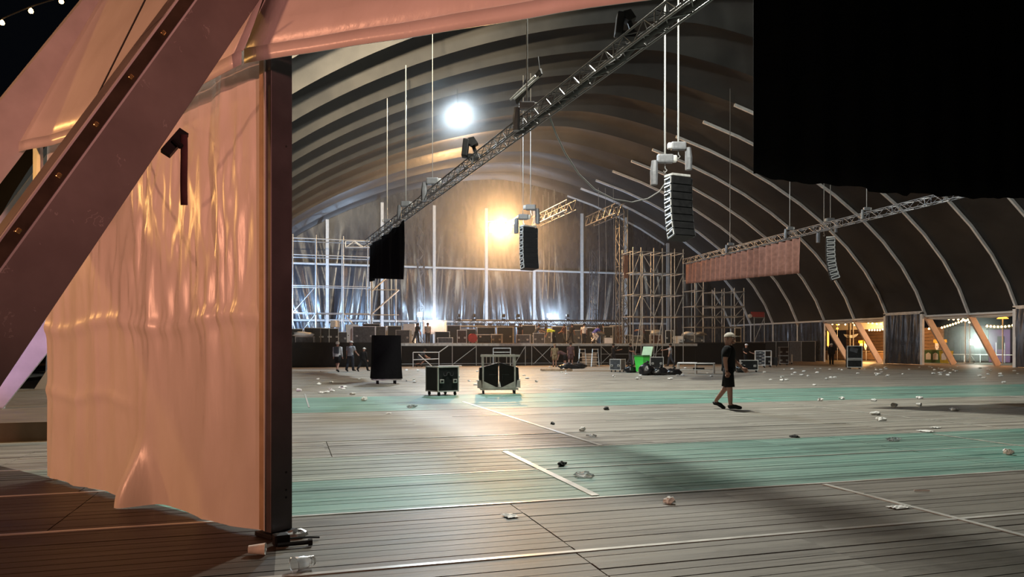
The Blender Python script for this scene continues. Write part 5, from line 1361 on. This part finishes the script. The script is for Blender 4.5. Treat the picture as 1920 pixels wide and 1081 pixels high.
outer_bin('yellow waste bin behind the sloping tent leg', 1774, 56.0, M['yellow'], 0.8, 1.15)
ho = thing('hoarding', 'pale grey-green hoarding wall lit by the yard lamp', 'fence', AX(1810, 72, 0))
a, b = AX(1925, 72), AX(1742, 72); n = 14
for k in range(n):
    ya = a.y + (b.y - a.y) * k / n; yb = a.y + (b.y - a.y) * (k + 1) / n
    MB().box((72, (ya + yb) / 2, 1.9), (0.06, abs(yb - ya) - 0.05, 3.8)).build('panel', M['net'], ho)
p = AXp(1823, 641, 62.0)
flood('glowing greenish-white yard lamp beyond the open bays', p, (40, 40, 1.5), 0.5, 0.5, M['lens_yard'], stand=0.0)
yl = bpy.data.objects.get('yard_lamp_light'); yl.location = p + V((0.9, 0.3, 0.2))
pb_ = thing('booth', 'dim purple booth outside beside the closed end door', 'booth', AX(1888, 68, 0))
q = AX(1888, 68, 0); MB().box((68, q.y, 1.6), (2.0, 2.3, 3.2)).build('cabin', M['purple'], pb_); MB().box((66.97, q.y - 0.2, 1.9), (0.06, 0.7, 1.3)).build('hatch', M['black'], pb_)
MB().box((68, q.y, 3.25), (2.3, 2.6, 0.12)).build('roof', M['black'], pb_)
fn_ = thing('rail_fence', 'low white rail fence in front of the hoarding wall', 'fence', AX(1820, 64, 0))
stick('rail', AX(1735, 64, 0.75), AX(1908, 64, 0.75), 0.04, M['white_paint'], fn_)
for px in (1742, 1776, 1808, 1838, 1868, 1884, 1902): stick('post', AX(px, 64, 0), AX(px, 64, 1.9 if px in (1868, 1884) else 0.8), 0.035, M['white_paint'], fn_)
pl = thing('lamp_pole', 'slim pole carrying the string lights outside the open bays', 'pole', AX(1810, 59, 0))
stick('pole', AX(1810, 59, 0), AXp(1810, 598, 59), 0.05, M['alu_dull'], pl); MB().box(AX(1810, 59, 0.03), (0.7, 0.7, 0.06)).build('foot', M['alu_dull'], pl)
pl = thing('lamp_pole', 'second slim pole close behind the string light pole', 'pole', AX(1818, 59.5, 0))
stick('pole', AX(1818, 59.5, 0), AXp(1818, 594, 59.5), 0.035, M['alu_dull'], pl); MB().box(AX(1818, 59.5, 0.03), (0.5, 0.5, 0.06)).build('foot', M['alu_dull'], pl)
def string_light(label, pts, n, X, r=0.085, m_='bulb', dist=None):
    P3 = [AXp(a, b, X) if dist is None else P(a, b, dist) for a, b in pts]
    t = thing('string_light', label, 'lights', P3[0]); L = [0]
    for a, b in zip(P3, P3[1:]): L.append(L[-1] + (b - a).length)
    MB().tube([q + V((0, 0, r * 1.5)) for q in P3], 0.012, 4).build('cable', M['rubber'], t)
    for k in range(n):
        s = L[-1] * k / max(1, n - 1); i = max(j for j in range(len(P3) - 1) if L[j] <= s + 1e-6); f = (s - L[i]) / max(1e-6, L[i + 1] - L[i]); q = P3[i] + (P3[i + 1] - P3[i]) * f
        b = MB(); b.lathe([(0.001, -r), (r * 0.75, -r * 0.7), (r, 0), (r * 0.7, r * 0.7), (r * 0.3, r * 1.2)], 8, q); bo = b.build('bulb', M[m_], t, smooth=True)
        MB().tube([q + V((0, 0, r * 1.1)), q + V((0, 0, r * 1.7))], r * 0.35, 6).build('socket', M['rubber'], bo)
for ll, pts, n in (('short string of warm bulbs over the guard in the open bay', ((1549, 607), (1585, 608)), 4), ('string of warm bulbs dipping from the rib in front of the stall canopy', ((1599, 604), (1603, 610), (1616, 616)), 5),
    ('level string of warm bulbs under the stall canopy top', ((1628, 604.5), (1645, 607), (1660, 607)), 5), ('sagging string of warm bulbs under the stall canopy edge', ((1630, 618.5), (1650, 618.5), (1665, 614)), 8),
    ('two warm bulbs beside the frame of the black strip curtain door', ((1742, 616), (1749, 616)), 2), ('rising string of warm bulbs climbing to the string light pole', ((1766, 614), (1786, 608), (1808, 600)), 9),
    ('level string of warm bulbs just under the white valance', ((1762, 595), (1780, 598), (1815, 599)), 7), ('falling string of warm bulbs from the string light pole to the sloping leg', ((1811, 601), (1820, 605), (1831, 608)), 4),
    ('sagging string of warm bulbs over the purple booth', ((1851, 611), (1868, 612.5), (1888, 612), (1906, 608)), 9), ('two warm bulbs at the corner of the white valance', ((1897, 590), (1905, 591)), 2)):
    string_light(ll, pts, n, 56.5)
string_light('three warm bulbs on a cable against the black sky over the tent leg', ((-12, 62), (5, 42), (57, 20), (115, 2), (170, -18)), 0, 0, 0.05, 'bulb_near', 14.0)
t = [o for o in COL.objects if o.get('label', '').startswith('three warm bulbs')][0]
for a, b in ((4, 43), (58, 21), (115, 3)):
    q = P(a, b, 14.0); bb = MB(); bb.lathe([(0.001, -0.045), (0.034, -0.03), (0.045, 0), (0.032, 0.032), (0.014, 0.055)], 10, q); bo = bb.build('bulb', M['bulb_near'], t, smooth=True)
    MB().tube([q + V((0, 0, 0.05)), q + V((0, 0, 0.085))], 0.016, 6).build('socket', M['rubber'], bo)
p = AXp(1880, 596, 60); t = thing('heater_lamp', 'orange heater lamp glowing outside under the valance', 'lamp', (p.x, p.y, 0))
MB().lathe([(0.45, -0.05), (0.3, 0.08), (0.05, 0.14)], 14, p).build('reflector', M['neon'], t, smooth=True); MB().lathe([(0.5, 0.1), (0.3, 0.22), (0.02, 0.26)], 14, p).build('hood', M['alu_dull'], t)
stick('pole', (p.x, p.y, 0), (p.x, p.y, p.z), 0.05, M['alu_dull'], t)
t = thing('neon_post', 'upright orange light post at the edge of the open bay', 'lamp', AX(1552.5, 57, 0)); q = AX(1552.5, 57, 0)
stick('post', q, AXp(1552.5, 625, 57), 0.05, M['alu_dull'], t); stick('tube', AXp(1552.5, 648, 56.9), AXp(1552.5, 620, 56.9), 0.09, M['neon'], t)
p = AXp(1570, 607, 58); t = thing('neon_lamp', 'yellow double lamp glowing over the sloping leg outside the hall', 'lamp', p)
MB().ball(p, 0.16, 10).build('globe', M['neon'], t, smooth=True); MB().ball(p - V((0, 0, 0.5)), 0.12, 10).build('globe', M['neon'], t, smooth=True); stick('stem', p - V((0, 0, 4.0)), p, 0.03, M['alu_dull'], t)

# ================================================================ LITTER
def cup_proto(name, m_, label, group):
    t = thing(name, label, 'litter', (0, 0, 0), group); b = MB()
    b.lathe([(0.030, 0.0), (0.034, 0.04), (0.043, 0.115), (0.045, 0.118), (0.041, 0.112), (0.032, 0.04), (0.028, 0.006), (0.001, 0.006)], 12, (0, 0, 0.042), rot=Matrix.Rotation(PI / 2, 3, 'X'))
    b.build('shell', m_, t, smooth=True); return t
def crumple(name, m_, label, group, r, seed):
    b = MB(); b.ball((0, 0, 0), 1.0, 10)
    for i, q in enumerate(b.v):
        q2 = q * (1 + 0.8 * noise.noise(q * 2.6 + V((seed, seed, 0)))); b.v[i] = V((q2.x * r[0], q2.y * r[1], max(0.0, q2.z * r[2] + r[2] * 0.7)))
    o = b.build(name, m_); tag(o, label, 'litter', group); return o
def sheet(name, m_, label, group, w_, d_, seed):
    b = MB(); b.grid(lambda u, v: V(((u - 0.5) * w_, (v - 0.5) * d_, 0.012 + 0.03 * abs(noise.noise(V((u * 3, v * 3, seed)))))), 6, 6)
    o = b.build(name, m_, solid=0.002); tag(o, label, 'litter', group); return o
LIT = []
def drop(o, px, py, rz=None, lab=None, sc_=1.0, first=False):
    z = 0.002; p = G(px, py); q = o if first else dup(o, p)
    q.location = (p.x, p.y, z); q.rotation_euler = (0, 0, random.uniform(0, 6.28) if rz is None else rz); q.scale = (sc_,) * 3
    if lab: q['label'] = lab; 
    if lab and 'group' in q.keys(): del q['group']
    LIT.append((p.x, p.y)); return q
wc = cup_proto('paper_cup', M['litter'], 'white paper cup dropped on the boards at the dark foot of the tarp wall', None); drop(wc, 466, 1041, face(466, 80), first=True)
cc = cup_proto('plastic_cup', M['cup'], 'clear plastic cup lying on the boards near the frame bottom', None); drop(cc, 586, 1064, face(586, -55), first=True, sc_=1.25)
bt = crumple('crushed_can', M['alu'], 'crushed silver can beside the foot of the dark wall post', None, (0.075, 0.05, 0.04), 3); drop(bt, 557, 1008, first=True)
t = thing('tent_peg', 'black peg lying at the foot of the dark wall post', 'peg', (0, 0, 0)); MB().tube([(-0.12, 0, 0.03), (0.10, 0, 0.03)], 0.018, 6).build('shaft', M['black'], t); MB().tube([(0.10, 0, 0.03), (0.13, 0, 0.03)], 0.026, 8).build('head', M['black'], t); place(t, G(552, 1026), 0.1)
t = thing('cable_end', 'black ratchet mechanism at the foot of the dark wall post', 'ratchet', (0, 0, 0)); MB().cbox((0, 0, 0.05), (0.12, 0.10, 0.09), 0.02).build('body', M['black'], t); MB().tube([(0.05, 0, 0.05), (0.15, 0.02, 0.04), (0.30, 0.03, 0.02)], 0.008, 6).build('lever', M['black'], t); place(t, G(527, 1023), 0.25)
c1 = crumple('crumpled_wrapper', M['cup'], 'clear crumpled wrapper on the green boards beyond the white seam', None, (0.13, 0.08, 0.035), 5); drop(c1, 1096, 894, first=True)
c2 = crumple('crumpled_wrapper', M['rubber'], 'dark crushed wrapper on the green boards just above the clear one', None, (0.10, 0.05, 0.03), 9); drop(c2, 1053, 873, first=True)
c3 = crumple('crumpled_paper', M['litter'], 'white crumpled paper lying alone on the grey near boards', None, (0.06, 0.05, 0.05), 12); drop(c3, 1255, 944, first=True, sc_=0.8)
drop(c3, 1211 + 680, 852, lab='white crumpled cup at the picture edge of the green boards'); drop(c2, 1137, 768, lab='dark flattened wrapper on the pale boards beyond the shadow', sc_=1.3); drop(c2, 1036, 795, lab='small dark scrap beside the long white seam', sc_=0.8)
drop(c2, 1490, 820, lab='three-lobed dark scrap on the edge of the green band', sc_=0.8); drop(c1, 1675, 826, lab='clear wrapper on the green boards below the flat white papers', sc_=1.0)
drop(c3, 1092, 808, lab='clear crumpled scrap in the warm reflection by the seam', sc_=0.9); drop(c1, 1110, 818, lab='flat clear wrapper next to the crumpled scrap by the seam', sc_=0.7)
s1 = sheet('paper_sheet', M['litter'], 'flat white paper lying at the end of the white seam', None, 0.26, 0.18, 2); drop(s1, 1735, 809, first=True)
drop(s1, 1754, 802, lab='second flat white paper just behind the one at the seam end', sc_=0.8); drop(s1, 956, 968, lab='pale flattened paper on the grey near boards', sc_=0.6); drop(s1, 1684, 952, lab='torn paper lying beside the near white seam', sc_=0.7)
sk = thing('white_stick', 'thin white stick lying on the grey boards', 'litter', (0, 0, 0)); MB().tube([(-0.08, 0, 0.012), (0.08, 0, 0.012)], 0.010, 6).build('stick', M['litter'], sk); place(sk, G(1728, 921), face(1728, 30))
drop(c3, 683, 751, lab='white crumpled paper on the far green boards below the covered box', sc_=1.3); drop(c3, 620, 733, lab='pale scrap between the walkers and the far green boards', sc_=1.2); drop(c1, 772, 764, lab='clear wrapper on the far green boards beside the flight case', sc_=1.2)
drop(s1, 729, 775, lab='white scrap on the boards below the far green band', sc_=0.6)
# scattered small litter, by stretch of floor
def scatter(n, box, label, group, m_='litter', rmin=0.05, rmax=0.1):
    protos = [crumple('litter_scrap', M[m_], label, group, (random.uniform(rmin, rmax), random.uniform(rmin, rmax), 0.035), 40 + len(LIT) + k) for k in range(3)]
    cp_ = cup_proto('litter_cup', M[m_], label, group)
    protos.append(cp_)
    for k in range(n):
        px = random.uniform(box[0], box[1]); u = random.random(); py = box[2] + (box[3] - box[2]) * u
        o = protos[k % 4]
        drop(o, px, py, first=(k < 4), sc_=random.uniform(0.8, 1.4))
scatter(34, (1600, 1800, 688, 706), 'white litter scrap strewn on the brown floor before the strip curtain door', 'litter before the strip curtain door')
scatter(22, (1430, 1600, 688, 715), 'white litter scrap strewn on the floor between side wall boards and green band', 'litter before the side wall boards')
scatter(12, (1790, 1910, 690, 720), 'white litter scrap strewn on the floor before the open end bays', 'litter before the open end bays')
scatter(26, (960, 1340, 688, 722), 'white litter scrap strewn on the floor between stage and far green band', 'litter before the stage')
scatter(14, (560, 700, 696, 745), 'white litter scrap strewn on the floor around the walkers', 'litter around the walkers')
scatter(12, (760, 900, 694, 722), 'white litter scrap strewn behind the flight case and trolley', 'litter behind the flight case')
scatter(10, (1420, 1800, 722, 790), 'white litter scrap lying on the open floor beyond the near green band', 'litter on the open floor')

# ================================================================ HAZE over the stage end of the hall, thickened round the lamps as glow
hz = MB(); hz.box((22.3, 58.3, 9.0), (57.0, 40.0, 17.6))
hm = bpy.data.materials.new('thin_haze'); hm.use_nodes = True; nt = hm.node_tree
nt.nodes.remove(nt.nodes['Principled BSDF'])
vs_ = nt.nodes.new('ShaderNodeVolumeScatter'); vs_.inputs['Density'].default_value = 0.005; vs_.inputs['Anisotropy'].default_value = 0.35
gp = nt.nodes.new('ShaderNodeNewGeometry'); dv = nt.nodes.new('ShaderNodeVectorMath'); dv.operation = 'DISTANCE'
nt.links.new(gp.outputs['Position'], dv.inputs[0]); dv.inputs[1].default_value = (17.5, 62.5, 11.5)
mr = nt.nodes.new('ShaderNodeMapRange'); mr.interpolation_type = 'SMOOTHSTEP'
nt.links.new(dv.outputs['Value'], mr.inputs[0]); mr.inputs[1].default_value = 11.0; mr.inputs[2].default_value = 0.0; mr.inputs[3].default_value = 0.0018; mr.inputs[4].default_value = 0.021
prev = mr.outputs[0]
for c_, r_, d_ in (((9.8, 44.5, 15.9), 2.8, 0.022), ((12.4, 66.7, 4.4), 3.2, 0.05), ((24.6, 67.6, 4.4), 3.2, 0.05)):  # extra haze round each cool lamp, standing in for lens glow
    dv2 = nt.nodes.new('ShaderNodeVectorMath'); dv2.operation = 'DISTANCE'; nt.links.new(gp.outputs['Position'], dv2.inputs[0]); dv2.inputs[1].default_value = c_
    m2 = nt.nodes.new('ShaderNodeMapRange'); m2.interpolation_type = 'SMOOTHSTEP'; nt.links.new(dv2.outputs['Value'], m2.inputs[0])
    m2.inputs[1].default_value = r_; m2.inputs[2].default_value = 0.0; m2.inputs[3].default_value = 0.0; m2.inputs[4].default_value = d_
    ad = nt.nodes.new('ShaderNodeMath'); nt.links.new(prev, ad.inputs[0]); nt.links.new(m2.outputs[0], ad.inputs[1]); prev = ad.outputs[0]
nt.links.new(prev, vs_.inputs['Density'])
nt.links.new(vs_.outputs[0], nt.nodes['Material Output'].inputs['Volume'])
ho_ = hz.build('haze', hm); tag(ho_, 'thin haze over the stage end of the hall, thickened as glow round the lamps', 'haze', kind='stuff')

yl_p = bpy.data.objects['yard_lamp_light'].location
hz2 = MB(); hz2.box((yl_p.x + 1, yl_p.y, 2.6), (11.0, 12.0, 5.0))  # volume added round the yard lamp, standing in for its lens glow
hm2 = hm.copy(); hm2.name = 'yard_halo'
n2 = hm2.node_tree
for l in [l for l in n2.links if l.to_socket.name == 'Density']: n2.links.remove(l)
n2.links.new([q for q in n2.nodes if q.type == 'MAP_RANGE'][0].outputs[0], [q for q in n2.nodes if q.type == 'VOLUME_SCATTER'][0].inputs['Density'])
for nd in hm2.node_tree.nodes:
    if nd.type == 'VECT_MATH': nd.inputs[1].default_value = tuple(yl_p)
    if nd.type == 'MAP_RANGE': nd.inputs[1].default_value = 4.2; nd.inputs[3].default_value = 0.0; nd.inputs[4].default_value = 0.09
ho2 = hz2.build('halo', hm2); tag(ho2, 'pale mist added as glow round the yard lamp outside', 'halo', kind='stuff')
